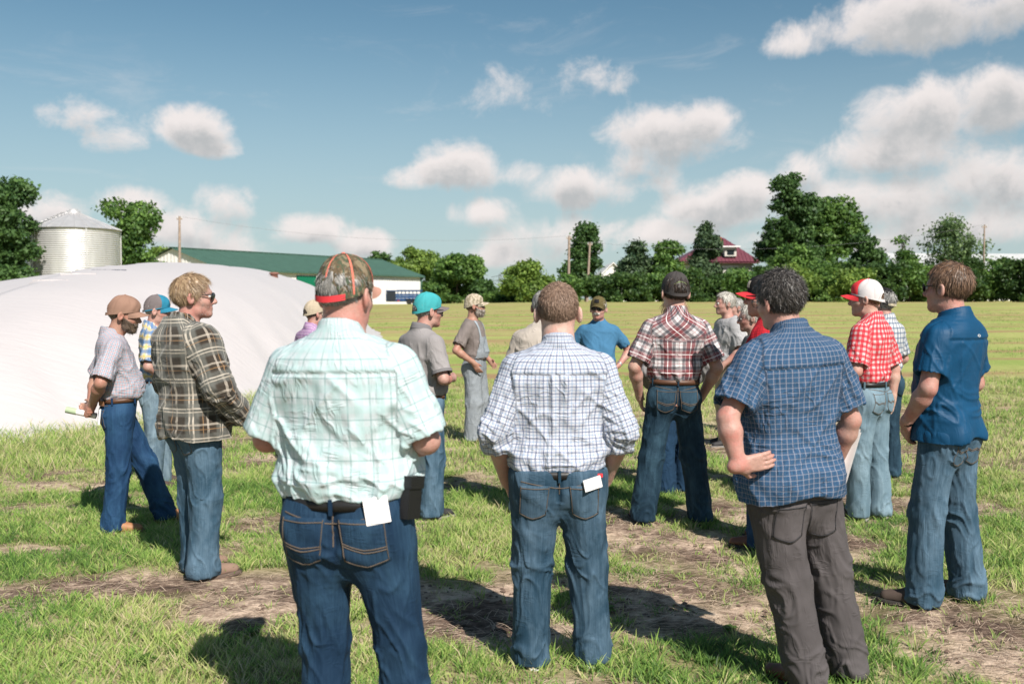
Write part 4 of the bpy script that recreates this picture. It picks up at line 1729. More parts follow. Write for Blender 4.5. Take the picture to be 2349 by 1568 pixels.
        if c.get('trim'):                                  # contrast collar and cuffs
            for k in 'LR':
                pts, rad, dv = sl[k]
                mb = MB()
                e1, e0 = pts[-1] + dv * .002, pts[-1] - dv * .022
                mb.tube(np.array([e0, e1]) * self.s, [(rad[-1] + .004) * self.s] * 2, 24, False)
                mb.obj('cuff', c['trim'], o, True)
            th_ = np.linspace(0, 2 * math.pi, 33)
            P = []
            for zt, rr in ((1.497, .0905), (1.525, .0815), (1.549, .0745), (1.549, .066)):
                P.append([[rr * math.sin(a), yc + rr * 1.02 * math.cos(a), zt - .30 * rr * math.cos(a)] for a in th_])
            MB().grid(np.array(P) * self.s).obj('collar', c['trim'], o, True)
        if False:
            self._bvh = BVHTree.FromPolygons([Vector(q) for q in V], [tuple(q) for q in Q.tolist()])
            xs = np.linspace(-.165, .165, 34) * self.sp.get('sh', 1)
            dz = .03 if c.get('western') else 0.0
            self.ribbon(self._bvh, [(x_, yz - .004 - dz * max(0, 1 - abs(x_) / .12)) for x_ in xs], .0045, c.get('seam_mat', c['mat']), o, 'yoke_seam', .0022)
        return o

    # -- project a path on the back of a garment
    def hit(self, bvh, x, z, side=-1):
        h_ = bvh.ray_cast(Vector((x, side * 1.0, z)), Vector((0, -side, 0)))
        return h_[0], h_[1]

    def ribbon(self, bvh, path, w, mat, parent, name, lift=.002, side=-1):
        pts = []
        for (x, z) in path:
            p, n = self.hit(bvh, x, z, side)
            if p is None:
                continue
            pts.append((np.array(p), np.array(n)))
        if len(pts) < 2:
            return None
        P = np.array([p + n * lift for p, n in pts])
        t = np.gradient(P, axis=0)
        n = np.array([q for _, q in pts])
        s_ = np.cross(t, n)
        s_ /= np.linalg.norm(s_, axis=1, keepdims=True) + 1e-9
        G = np.stack([P - s_ * w / 2 - n * .003, P - s_ * w / 2 * .8, P + s_ * w / 2 * .8, P + s_ * w / 2 - n * .003], 1) * self.s
        return MB().grid(G).obj(name, mat, parent, True)

    def pocket(self, bvh, cx, zt, w, h, mat, parent, stitch, lean=0.0, arcs=None, bottom=.16):
        nx, nz = 11, 11
        G = np.zeros((nz + 2, nx + 2, 3))
        ok = True
        for j in range(nz):
            for i in range(nx):
                fx = i / (nx - 1) * 2 - 1
                fz = j / (nz - 1)
                hh = h * (1 - bottom * abs(fx) ** 1.3)
                x = cx + fx * w / 2 * (1 - .10 * fz) + lean * (fz - .5) * h
                z = zt - hh * fz
                p, n = self.hit(bvh, x, z)
                if p is None:
                    return None
                G[j + 1, i + 1] = np.array(p) + np.array(n) * .0035
        c = G[1:-1, 1:-1]
        G[0, 1:-1], G[-1, 1:-1] = c[0], c[-1]
        G[:, 0], G[:, -1] = G[:, 1], G[:, -2]
        G[0, :, 1] += .012
        G[-1, :, 1] += .012
        G[:, 0, 1] += .012
        G[:, -1, 1] += .012
        fabs = np.stack([G[..., 0] * self.s, G[..., 2] * self.s, np.full(G.shape[:2], .62)], -1)
        nr, nc = G.shape[:2]
        i, j = np.meshgrid(np.arange(nr - 1), np.arange(nc - 1), indexing='ij')
        k = (i * nc + j).ravel()
        o = self.link('back_pocket', G.reshape(-1, 3), np.stack([k, k + 1, k + nc + 1, k + nc], 1), mat, parent, True, {'fab': fabs.reshape(-1, 3)})
        if stitch and self.d < 7.6:
            ed = lambda fx, fz: (cx + fx * w / 2 * (1 - .10 * fz) + lean * (fz - .5) * h, zt - h * (1 - bottom * abs(fx) ** 1.3) * fz)
            path = [ed(-.93, f) for f in np.linspace(.03, .95, 9)] + [ed(f, .95) for f in np.linspace(-.93, .93, 11)] + [ed(.93, f) for f in np.linspace(.95, .03, 9)]
            self.ribbon(bvh, path, .0032, stitch, o, 'stitching', .0055)
            self.ribbon(bvh, [ed(f, .09) for f in np.linspace(-.93, .93, 9)], .004, stitch, o, 'stitching', .0055)
            if arcs == 'bar':
                self.ribbon(bvh, [ed(f, .60 + .04 * f) for f in np.linspace(-.93, .93, 9)], .004, stitch, o, 'stitching', .0055)
                self.ribbon(bvh, [ed(f, .66 + .04 * f) for f in np.linspace(-.93, .93, 9)], .004, stitch, o, 'stitching', .0055)
            elif arcs == 'arc':
                self.ribbon(bvh, [ed(f, .42 + .10 * (1 - abs(abs(f) * 2 - 1))) for f in np.linspace(-.93, .93, 17)], .0035, stitch, o, 'stitching', .0055)
                self.ribbon(bvh, [ed(f, .47 + .10 * (1 - abs(abs(f) * 2 - 1))) for f in np.linspace(-.93, .93, 17)], .0035, stitch, o, 'stitching', .0055)
            elif arcs == 'w':
                self.ribbon(bvh, [ed(f, .42 + .34 * (abs(abs(f) - .46) < .01) + .30 * max(0, 1 - abs(abs(f) - .46) / .42)) for f in np.linspace(-.88, .88, 21)], .0035, stitch, o, 'stitching', .0055)
        return o

    # -- trousers
    def trousers(self):
        sp, c = self.sp, self.sp['pants']
        wf = c.get('wid', sp.get('wid', 1.0))
        rt, rk, rh = c.get('r', (.108, .094, .095))
        waist = c.get('waist', 1.02)
        crotch = c.get('crotch', .76)
        untuck = 0.0 if sp['shirt'].get('tucked', True) else -.016
        legs = {}
        for k, sx in (('L', -1), ('R', 1)):
            fx, fy, fyaw = self.feet[k]
            hip = np.array([sx * .088 * wf, -.004, .90], F32)
            hem = np.array([fx, fy - .014, .065], F32)
            kn = hip * .48 + hem * .52
            bend = c.get('knee', {}).get(k, .018)
            kn = kn + np.array([sx * .004, bend, 0], F32)
            kn[2] = .49
            legs[k] = ([hip, kn, hem], [rt * wf, rk, rh])
        self.legs = legs
        rows = [(crotch - .04, .060 * wf, .045, -.005), (crotch + .05, .135 * wf, .092, -.006)] + [(z, a * .985 - .004 + untuck, b * .985 - .004 + untuck, cy) for (z, a, b, cy) in torso_rows(wf, sp.get('dep', 1.0), sp.get('belly', 0) * .55, sp.get('bw', 0) * .55, 0) if z > crotch + .09]
        pp = Profile(rows)
        self.pelvis = pp

        def dleg(p, k):
            pts, rad = legs[k]
            return chain(p, pts, rad, .03)

        def f(p):
            d = pp.sd(p)
            d = -smin(-d, -(crotch - p[:, 2]), .05)
            m = p.copy()
            m[:, 0] = np.abs(m[:, 0])
            d = smin(d, ell(m, (.078 * wf, -.060 * sp.get('dep', 1.0), .885), (.088 * wf, .080, .098)), .035)
            lg = smin(dleg(p, 'L'), dleg(p, 'R'), .012)
            d = smin(d, lg, .045)
            return np.maximum(np.maximum(d, p[:, 2] - waist), .030 - p[:, 2])
        def f_pelvis(p):
            d = np.maximum(pp.sd(p), .80 - p[:, 2])
            m = p.copy()
            m[:, 0] = np.abs(m[:, 0])
            d = smin(d, ell(m, (.078 * wf, -.060 * sp.get('dep', 1.0), .885), (.088 * wf, .080, .098)), .035)
            lg = np.minimum(dleg(p, 'L'), dleg(p, 'R'))
            return smin(d, lg, .045)
        self.f_pelvis = f_pelvis
        allp = np.concatenate([np.array(legs[k][0]) for k in 'LR'])
        wx = max(.27, float(pp.a.max()) + .06)
        lo = np.minimum(allp.min(0) - .15, [-wx, -.26, -.01])
        hi = np.maximum(allp.max(0) + .15, [wx, .30, waist + .03])
        lo[2], hi[2] = -.01, waist + .03
        hmul = 1.0
        V, Q = mesh_sdf(f, lo, hi, self.h_cloth * hmul)
        V = relax(V, Q, 2, .5)
        N = vnormals(V, Q)
        Vf = V.astype(F32)
        dL, dR = dleg(Vf, 'L'), dleg(Vf, 'R')
        al = np.zeros(len(V))
        an = np.zeros(len(V))
        for k, m in (('L', dL <= dR), ('R', dL > dR)):
            pts, rad = legs[k]
            l1 = np.linalg.norm(pts[1] - pts[0])
            w1 = (pts[1] - pts[0]) / l1
            l2 = np.linalg.norm(pts[2] - pts[1])
            w2 = (pts[2] - pts[1]) / l2
            a1 = (V - pts[0]) @ w1
            a2 = (V - pts[1]) @ w2
            sec = a2 > 0
            perp = np.where(sec[:, None], V - pts[1] - a2[:, None] * w2, V - pts[0] - a1[:, None] * w1)
            aa = np.where(sec, l1 + a2, a1)
            ang = np.arctan2(perp[:, 0], -perp[:, 1])
            al = np.where(m, aa, al)
            an = np.where(m, ang + (7 if k == 'R' else 0), an)
        z = V[:, 2]
        sd_ = self.seed + 31
        ru = c.get('rump', 1.0)
        u = an * .1
        wob = vnoise(u * 9, al * 6, seed=sd_)
        back = np.clip(np.cos(an - (7 * (an > 3.6))), -1, 1)
        D = .008 * fbm(V[:, 0] * 7, V[:, 1] * 7, V[:, 2] * 4, oct=2, seed=sd_) * sstep(waist - z, .05, .2)
        fold = lambda su, sv, q: crz(vnoise(u * su + wob * .8, al * sv + wob * 1.6 + 1.5 * np.sin(an + q * 1.3), seed=sd_ + q), .26)
        Lg = .85
        D = D + ru * .013 * fold(7, 15, 1) * np.exp(-((al - Lg + .03) / .10) ** 2)
        D = D + ru * .010 * fold(8, 10, 2) * np.exp(-((al - .42) / .12) ** 2)
        D = D + ru * .010 * fold(8, 9, 3) * np.exp(-((al - .06) / .10) ** 2) * (.4 + .6 * sstep(back, -.2, .6))
        D = D + ru * .005 * fold(11, 5, 4) * sstep(waist - z, .08, .2)
        D = D + ru * .003 * fold(24, 4, 5) * sstep(waist - z, .10, .25)
        D = D - .010 * np.exp(-(V[:, 0] / .012) ** 2) * sstep(-V[:, 1], -.02, .05) * (z < .98) * (z > .80)
        V = V + N * D[:, None]
        V = relax(V, Q, 1, .3)
        V[:, 2] = np.maximum(V[:, 2], .012)
        third = np.clip(.5 + D * 22, 0, 1)
        fab = np.stack([(an * .1) * self.s, V[:, 2] * self.s, third], 1)
        o = self.link(c.get('name', 'jeans'), V, Q, c['mat'], None, True, {'fab': fab})
        bvh = BVHTree.FromPolygons([Vector(q) for q in V], [tuple(q) for q in Q.tolist()])
        self.bvh_p = bvh
        st = c.get('stitch', M_STITCH)
        zt = waist - c.get('pk', .075)
        if c.get('pockets', True):
            for sx in (-1, 1):
                pw_ = c.get('pw', .135)
                a_z = float(pp.get(np.array([zt]))[0][0])
                self.pocket(bvh, sx * min(c.get('px', .122) * wf, a_z - pw_ / 2 - .022), zt, pw_, .165, c['mat'], o, st, lean=sx * .06, arcs=c.get('arcs'), bottom=c.get('pbot', .16))
        if st and self.d < 7.6:
            self.ribbon(bvh, [(0, q) for q in np.linspace(waist - .04, .84, 12)], .005, st, o, 'seam', .002)
            self.ribbon(bvh, [(q, waist - .048 - .030 * (1 - abs(q) / .16)) for q in np.linspace(-.15 * wf, .15 * wf, 22)], .005, st, o, 'seam', .002)
        # waistband
        if c.get('band', True):
            self.ring(waist - .038, waist + .003, .004, c['mat'], 'waistband', o)
        if sp.get('belt'):
            b_ = self.ring(waist - .036, waist - .002, .009, sp['belt'], 'belt', None)
            for a in (-2.3, -1.2, 0.0, 1.2, 2.3):
                self.loop(waist, a, c['mat'], o)
        return o

    def ring(self, z0, z1, off, mat, name, parent):
        th = np.linspace(0, 2 * math.pi, 61)
        P = []
        n = self.pelvis.n
        for z, o_ in ((z0, off - .008), (z0, off), (z1, off), (z1, off - .008)):
            a, b, c = [float(q[0]) for q in self.pelvis.get(np.array([z]))]
            ca, sa = np.cos(th), np.sin(th)
            P.append(np.stack([np.sign(sa) * np.abs(sa) ** (2 / n) * (a + o_), c - np.sign(ca) * np.abs(ca) ** (2 / n) * (b + o_), np.full(len(th), z)], 1))
        P = np.array(P) * self.s
        fab = np.stack([np.tile(th * .16, (4, 1)), P[..., 2], np.full(P.shape[:2], .6)], -1)
        nr, nc = P.shape[:2]
        i, j = np.meshgrid(np.arange(nr - 1), np.arange(nc - 1), indexing='ij')
        k = (i * nc + j).ravel()
        return mobj(name, np_mesh(name, P.reshape(-1, 3), np.stack([k, k + 1, k + nc + 1, k + nc], 1), mat, True, {'fab': fab.reshape(-1, 3)}), parent or self.root)

    def loop(self, waist, a, mat, parent):
        A_, B_, C_ = [float(q[0]) for q in self.pelvis.get(np.array([waist - .02]))]
        n = self.pelvis.n
        sa, ca = math.sin(a), math.cos(a)
        x = math.copysign(abs(sa) ** (2 / n), sa) * (A_ + .012)
        y = C_ - math.copysign(abs(ca) ** (2 / n), ca) * (B_ + .012)
        M = Matrix.Rotation(math.atan2(sa * A_, ca * B_), 3, 'Z')
        mb = MB().box(np.array((x, y, waist - .022)) * self.s, (.012, .008, .052), M)
        mb.obj('belt_loop', mat, parent)

    # -- shoes
    def shoes(self):
        c = self.sp.get('shoes') or {}
        mat = c.get('mat') or plain('brown leather', (.10, .055, .035), .6)
        def f(p):
            q = p.copy()
            q[:, 0] *= 1.04
            d = cap(q, (0, -.048, .052), (0, .05, .052), .045, .043)
            d = smin(d, cap(q, (0, .05, .045), (0, .165, .034), .046, .034), .03)
            d = smin(d, cap(q, (0, -.04, .06), (0, -.03, .16), .044, .046), .02)
            return np.maximum(d, .02 - p[:, 2])
        V, Q = mesh_sdf(f, (-.08, -.12, 0), (.08, .24, .24), max(.006, self.h_cloth * .9))
        V = relax(V, Q, 2, .5)
        me = np_mesh('shoe', V * self.s, Q, mat, True)
        mb = MB()
        th = np.linspace(0, 2 * math.pi, 33)
        pts = []
        for a in th:
            y = .06 + .155 * math.cos(a)
            x = .050 * math.copysign(abs(math.sin(a)) ** .6, math.sin(a)) * (1 - .12 * (math.cos(a) < -.2))
            pts.append((x, y))
        P = np.array([[[x * k, .06 + (y - .06) * k, z] for x, y in pts] for k, z in ((.2, .0), (.97, .0), (1, .006), (1, .024), (.9, .026))])
        ms = mb.grid(P * self.s).mesh('sole', c.get('sole') or plain('dark sole', (.03, .025, .022), .8), True)
        for k in 'LR':
            fx, fy, fyaw = self.feet[k]
            o = mobj('shoe', me, self.root, (fx * self.s, fy * self.s, .004), R(fyaw))
            mobj('sole', ms, o)
            if c.get('laces'):
                mb = MB()
                for q in range(5):
                    y = .05 + q * .016
                    mb.tube(np.array([(-.026, y, .094 - q * .0075), (0, y + .004, .101 - q * .0078), (.026, y, .094 - q * .0075)]) * self.s, .003, 4)
                mb.obj('laces', c['laces'], o)

    # -- hair
    def hair(self):
        c = self.sp.get('hair')
        if not c:
            return
        g = np.random.default_rng(self.seed + 5)
        t = c.get('t', .010)
        kind = c.get('kind', 'short')
        fr = c.get('front', .012)
        nape = c.get('nape', -.085)
        C0 = np.array([0, -.014, .028])
        Rd = np.array([.0755, .097, .088])

        def cuts(q):
            d = q[:, 1] - (fr + .68 * q[:, 2])
            if c.get('long'):
                d = np.minimum(d, np.maximum(q[:, 1] - .0, q[:, 2] - .0))
            # skin round the ears
            return np.maximum(d * .8, nape - q[:, 2] - .25 * (q[:, 1] + .08))

        def f(q):
            tp = c.get('taper', .55)
            tz = sstep(q[:, 2], -.075, .045)
            d = ell(q, C0, Rd + t) + t * tp * (1 - tz)
            if c.get('long'):
                d = smin(d, ell(q, (0, -.05, -.10), (.085, .055, .12)), .03)
            if kind != 'buzz':
                nz_ = fbm(q[:, 0] * 55, q[:, 1] * 55, q[:, 2] * (55 if kind == 'curly' else 22), oct=2, seed=self.seed)
                d = d - c.get('lump', .004) * nz_
            else:
                d = d + .0
            d = np.maximum(d, cuts(q))
            if c.get('bald'):
                d = np.maximum(d, q[:, 2] - c['bald'])
            return d
        hh = max(.0042, self.h_skin * .8)
        V, Q = mesh_sdf(lambda p: f(p.astype(np.float64)).astype(F32), (-.12, -.16, -.24 if c.get('long') else -.13), (.12, .12, .16), hh)
        V = relax(V, Q, 1, .4)
        n0 = len(V)
        rn0 = np.clip(.45 + .5 * vnoise(V[:, 0] * 90, V[:, 1] * 90, V[:, 2] * 40, seed=3), 0, 1)
        # strands
        ns = c.get('n', 1500)
        d = g.normal(size=(ns * 4, 3))
        d /= np.linalg.norm(d, axis=1, keepdims=True)
        P0 = C0 + d * (Rd + t * .85)
        tzs = sstep(P0[:, 2], -.075, .045)
        P0 = C0 + d * (Rd + (t * .85 * (1 - c.get('taper', .55) * (1 - tzs)))[:, None])
        m = cuts(P0) < .004
        if c.get('bald'):
            m &= P0[:, 2] < c['bald']
        P0, d = P0[m][:ns], d[m][:ns]
        n_ = d / Rd
        n_ /= np.linalg.norm(n_, axis=1, keepdims=True)
        crown = C0 + np.array([.01, -.055, .075])
        out = P0 - crown
        out = out - np.einsum('ij,ij->i', out, n_)[:, None] * n_
        out /= np.linalg.norm(out, axis=1, keepdims=True) + 1e-6
        sw = np.cross(n_, out)
        down = np.array([0, 0, -1.0]) - np.einsum('j,ij->i', np.array([0, 0, -1.0]), n_)[:, None] * n_
        flow = out * .9 + sw * c.get('swirl', .25) + down * .5 + g.normal(size=out.shape) * c.get('mess', .18)
        flow /= np.linalg.norm(flow, axis=1, keepdims=True)
        L = c.get('len', .03) * g.uniform(.6, 1.2, len(P0)) * (.45 + .55 * sstep(P0[:, 2], -.075, .045))
        lift = c.get('lift', .35)
        K = 4
        wd = c.get('w', .0018)
        sgm = []
        ph = g.uniform(0, 6.28, len(P0))
        for k in range(K + 1):
            f_ = k / K
            p = P0 + flow * (L * f_)[:, None] + n_ * (L * lift * (f_ - .75 * f_ * f_) + .001)[:, None]
            if kind == 'curly':
                r_ = .0042
                p = p + r_ * (np.sin(ph + f_ * 5)[:, None] * sw + np.cos(ph + f_ * 5)[:, None] * n_)
            if k:
                p = p + down * (L * .25 * f_ * f_)[:, None]
            sgm.append(p)
        side = np.cross(flow, n_) * .8 + g.normal(size=flow.shape) * .3
        side /= np.linalg.norm(side, axis=1, keepdims=True)
        VV, QQ = [], []
        for k in range(K + 1):
            w_ = wd * (1 - .75 * (k / K) ** 1.5)
            VV.append(np.stack([sgm[k] - side * w_, sgm[k] + side * w_], 1))
        VV = np.stack(VV, 1).reshape(-1, 3)                # strand, k, 2
        S_ = np.arange(len(P0))[:, None] * (2 * (K + 1))
        for k in range(K):
            QQ.append(S_ + np.array([2 * k, 2 * k + 1, 2 * k + 3, 2 * k + 2])[None])
        QQ = np.concatenate(QQ) + n0
        rn = np.repeat(g.uniform(0, 1, len(P0)), 2 * (K + 1))
        V = np.concatenate([V, VV])
        Q = np.concatenate([Q, QQ])
        self.link('hair', self.from_head(V), Q, c['mat'], None, True, {'rnd': np.concatenate([rn0, rn])})

    def beard(self):
        c = self.sp.get('beard')
        if not c:
            return
        g = np.random.default_rng(self.seed + 9)
        t = c.get('t', .008)

        def f(q):
            d = sd_head(q) - t - .003 * fbm(q[:, 0] * 70, q[:, 1] * 70, q[:, 2] * 40, oct=2, seed=4).astype(F32)
            up = q[:, 2] + .045 - .55 * np.clip(.065 - q[:, 1], 0, .2) - (.0 if c.get('full', True) else -.02)
            mouth = -ell(q, (0, .095, -.067), (.020, .03, .008))
            if c.get('moustache_only'):
                return np.maximum(d, np.maximum(np.abs(q[:, 2] + .053) - .011, np.abs(q[:, 0]) - .034))
            return np.maximum(np.maximum(d, up), np.maximum(mouth, -.004 - q[:, 1] + 0 * q[:, 0]))
        V, Q = mesh_sdf(f, (-.09, -.02, -.14), (.09, .13, .03), max(.0042, self.h_skin * .8))
        if not len(V):
            return
        V = relax(V, Q, 1, .4)
        N = vnormals(V, Q)
        ns = c.get('n', 500)
        idx = g.integers(0, len(V), ns)
        P0, n_ = V[idx], N[idx]
        dn = n_ * .5 + np.array([0, .25, -.8]) + g.normal(size=n_.shape) * .25
        L = c.get('len', .014) * g.uniform(.6, 1.2, ns)
        side = np.cross(dn, g.normal(size=dn.shape))
        side /= np.linalg.norm(side, axis=1, keepdims=True) + 1e-6
        if c.get('stubble'):
            V, Q = V[:0], Q[:0]
        VV = np.stack([P0 - side * .001, P0 + side * .001, P0 + dn * L[:, None] + side * .0003, P0 + dn * L[:, None] - side * .0003], 1).reshape(-1, 3)
        QQ = np.arange(len(VV)).reshape(-1, 4) + len(V)
        rn = np.concatenate([np.clip(.5 + .5 * vnoise(V[:, 0] * 90, V[:, 1] * 90, V[:, 2] * 90), 0, 1), np.repeat(g.uniform(0, 1, ns), 4)])
        self.link('moustache' if c.get('moustache_only') else 'beard', self.from_head(np.concatenate([V, VV])), np.concatenate([Q, QQ]), c['mat'], None, True, {'rnd': rn})

    # -- cap
    def cap(self):
        c = self.sp.get('cap')
        if not c:
            return
        rx, ry, yc_, zt = .0865, .1075, -.014, c.get('top', .139)
        zb = lambda y: .012 + .25 * y
        back_m = c['back']

        def crown(phi, t, off=0.0):
            """phi 0 = front, grows to the wearer's right"""
            rr = (1 - t ** 2.5) ** (1 / 2.1)
            x = math.sin(phi) * (rx + off) * rr
            y = yc_ + math.cos(phi) * (ry + off) * rr
            yb = yc_ + math.cos(phi) * ry
            z = zb(yb) + (zt + off - zb(yb)) * t
            if math.cos(phi) > 0:
                z += .006 * math.cos(phi) * math.sin(math.pi * t)
                y += .006 * math.cos(phi) * math.sin(math.pi * min(1, t * 1.2))
            return (x, y, z)
        o = empty('cap', (0, 0, 0))
        o.parent = self.root
        hw = R(34)
        opening = c.get('open', True)
        for q in range(6):
            a0, a1 = q * math.pi / 3, (q + 1) * math.pi / 3
            front = q in (0, 5)
            mat = c.get('front', back_m) if front else back_m
            nx, nt = 14, 16
            P = np.zeros((nx + 1, nt + 1, 3))
            C = np.zeros((nx + 1, nt + 1))
            for i in range(nx + 1):
                for j in range(nt + 1):
                    phi = a0 + (a1 - a0) * i / nx
                    t_ = j / nt * .999
                    e_ = min(i, nx - i) / nx
                    off = -.0022 * math.exp(-(e_ / .05) ** 2) + .0014 * math.sin(phi * 9 + t_ * 7 + self.seed)
                    dphi = abs(phi - math.pi) / hw
                    if opening and dphi < 1:
                        C[i, j] = 1 if t_ < .44 * math.sqrt(1 - dphi ** 2) else 0
                    P[i, j] = crown(phi, t_, off)
            pts = self.from_head(P.reshape(-1, 3)) * self.s
            i, j = np.meshgrid(np.arange(nx), np.arange(nt), indexing='ij')
            k = (i * (nt + 1) + j).ravel()
            F = np.stack([k, k + nt + 1, k + nt + 2, k + 1], 1)
            cf = C.ravel()[F].sum(1) < 3
            F = F[cf]
            fab = np.stack([P[..., 0].ravel(), P[..., 2].ravel(), np.full(P[..., 0].size, .5)], 1)
            mobj('panel', np_mesh('panel', pts, F, mat, True, {'fab': fab}), o)
            if c.get('tape') and not (opening and False):
                strip = []
                for j in range(nt):
                    t_ = .02 + .95 * j / (nt - 1)
                    if opening and abs(a0 - math.pi) < .01 and t_ < .46:
                        continue
                    w_ = .030
                    strip.append([crown(a0 - w_ / (1.05 - t_ * .5), t_, .0012), crown(a0, t_, .0016), crown(a0 + w_ / (1.05 - t_ * .5), t_, .0012)])
                G = self.from_head(np.array(strip).reshape(-1, 3)).reshape(-1, 3, 3) * self.s
                MB().grid(G).obj('seam_tape', c['tape'], o, True)
        # sweatband edge
        edge = c.get('edge', c.get('front', back_m))
        rows = [[crown(phi, t_, .0012 + .001 * (k_ == 1)) for phi in np.linspace(-math.pi + (hw if opening else 0), math.pi - (hw if opening else 0), 60)] for k_, t_ in enumerate((.0, .03, .07))]
        G = self.from_head(np.array(rows).reshape(-1, 3)).reshape(3, 60, 3) * self.s
        MB().grid(G).obj('band', edge, o, True)
        if opening:
            rows = [[crown(phi, t_, .002) for phi in np.linspace(math.pi - hw * 1.25, math.pi + hw * 1.25, 16)] for t_ in (-.01, .05, .115)]
            G = self.from_head(np.array(rows).reshape(-1, 3)).reshape(3, 16, 3) * self.s
            MB().grid(G).obj('strap', c.get('strap', back_m), o, True)
            rows = []
            for f_ in np.linspace(-.98, .98, 21):
                ph = math.pi + f_ * hw
                t0 = .44 * math.sqrt(1 - f_ ** 2)
                rows.append([crown(ph, t0 - .01, .0015), crown(math.pi + f_ * hw * 1.15, t0 + .05, .0015)])
            G = self.from_head(np.array(rows).reshape(-1, 3)).reshape(-1, 2, 3) * self.s
            MB().grid(G).obj('opening_trim', c.get('trim', back_m), o, True)
        # brim
        top_, bot_ = [], []
        na, nr_ = 21, 7
        wmax = R(64)
        for i in range(na):
            phi = -wmax + 2 * wmax * i / (na - 1)
            bx_, by_, bz_ = crown(phi, .01, .0)
            Lb = c.get('brim_len', .072) * max(0, math.cos(phi / wmax * math.pi / 2)) ** .55
            ra, rb = [], []
            for j in range(nr_):
                f_ = j / (nr_ - 1)
                x = bx_ * (1 - .04 * f_)
                y = by_ + Lb * f_
                z = bz_ - .012 * f_ - c.get('curve', .022) * (x / .075) ** 2 * (.35 + .65 * f_)
                ra.append((x, y, z + .0016))
                rb.append((x, y, z - .0016))
            top_.append(ra)
            bot_.append(rb)
        T_, B_ = np.array(top_), np.array(bot_)
        mb = MB()
        tr = lambda P: self.from_head(P.reshape(-1, 3)).reshape(P.shape) * self.s
        mb.grid(tr(T_))
        mb.grid(tr(B_[:, ::-1]))
        mb.grid(tr(np.stack([T_[:, -1], B_[:, -1]], 1)))
        mb.grid(tr(np.stack([T_[0], B_[0]], 1)))
        mb.grid(tr(np.stack([B_[-1], T_[-1]], 1)))
        b_ = mb.mesh('brim', c['brim'], True)
        at_ = b_.attributes.new('fab', 'FLOAT_VECTOR', 'POINT')
        mobj('brim', b_, o)
        th, ph = np.linspace(0, math.pi / 2, 5), np.linspace(0, 2 * math.pi, 11)
        Tm, Pm = np.meshgrid(th, ph, indexing='ij')
        P = np.stack([np.sin(Tm) * np.cos(Pm) * .008, yc_ + np.sin(Tm) * np.sin(Pm) * .008, zt + np.cos(Tm) * .005 - .001], -1)
        MB().grid(tr(P)).obj('button', c.get('button', back_m), o, True)
        if c.get('patch'):
            pm, half, t0, t1 = c['patch']
            c0 = c.get('patch_phi', 0.0)
            G = np.array([[crown(c0 + ph_, t_, .003) for ph_ in np.linspace(-half, half, 7)] for t_ in np.linspace(t0, t1, 5)])
            MB().grid(tr(G)).obj('emblem', pm, o, True)
        if c.get('text_arc'):
            for q in range(11):
                ph = math.pi + (q - 5) * .095
                tc = .44 * math.sqrt(max(0, 1 - ((q - 5) * .095 / R(44)) ** 2)) + .13
                G = np.array([[crown(ph + dp, tc + dt_, .0026) for dp in (-.033, .033)] for dt_ in (-.022, .022)])
                MB().grid(tr(G)).obj('lettering', c['text_arc'], o)
        return o

    def glasses(self):
        c = self.sp.get('glasses')
        if not c:
            return
        mb = MB()
        o = empty('sunglasses' if c == 'sun' else 'glasses')
        o.parent = self.root
        tr = lambda P: self.from_head(np.asarray(P).reshape(-1, 3)) * self.s
        for sx in (-1, 1):
            th = np.linspace(0, 2 * math.pi, 17)[:-1]
            P = np.array([[sx * (.034 + .027 * math.cos(a)), .106 - .010 * (1 + math.cos(a)) * .8 + .002 * math.sin(a), .001 + .019 * math.sin(a)] for a in th])
            if c == 'sun':
                cen = np.array([[sx * .034, .108, .001]])
                mb2 = MB().add(tr(np.concatenate([P, cen])), [[q, (q + 1) % 16, 16] for q in range(16)])
                mb2.obj('lens', M_LENS, o, True)
            ring = np.concatenate([P, P[:1]])
            mb.tube(tr(ring), .0018, 5, False)
            mb.tube(tr([(sx * .061, .090, .008), (sx * .079, .03, .010), (sx * .084, -.020, .006)]), .0020 if c != 'sun' else .0032, 5)
        mb.tube(tr([(-.008, .106, .005), (0, .109, .008), (.008, .106, .005)]), .0018, 5)
        mb.obj('frame', M_BLACK if c == 'sun' else plain('steel frame', (.12, .11, .11), .3, .6), o, True)

    def build(self):
        self.body()
        self.trousers()
        self.shirt()
        self.shoes()
        self.hair()
        self.beard()
        self.cap()
        self.glasses()
        return self

    def world(self, p):
        """body-space point -> world"""
        return Matrix.LocRotScale(self.root.location, self.root.rotation_euler, None) @ Vector([float(q) * self.s for q in p])

# ------------------------------------------------------------------ cloths
NAVY = (.022, .035, .10)
C_MINT = plaid('mint windowpane check', (.475, .535, .56), [(.058, 0, .0045, (.17, .29, .29), .55), (.058, .5, .022, (.35, .50, .50), .5)],
               [(.066, 0, .0045, (.17, .29, .29), .55), (.066, .5, .024, (.35, .50, .50), .45)], crease=.5)
C_NAVYCHK = plaid('white and navy check', (.50, .505, .555), [(.028, 0, .0052, (.035, .06, .15), .60), (.028, .5, .0050, (.17, .27, .42), .45)],
                  [(.028, 0, .0052, (.035, .06, .15), .60), (.028, .5, .0050, (.17, .27, .42), .45)], crease=.55)
C_BLUECHK = plaid('blue shadow check', (.030, .078, .150), [(.0205, 0, .0034, (.30, .29, .33), .48), (.01025, .25, .002, (.02, .04, .10), .5)],
                  [(.0205, 0, .0034, (.30, .29, .33), .38), (.01025, .25, .002, (.02, .04, .10), .4)], crease=.6)
C_POLO = solid('deep blue sports knit', (.004, .050, .118), .55, .16, .08)
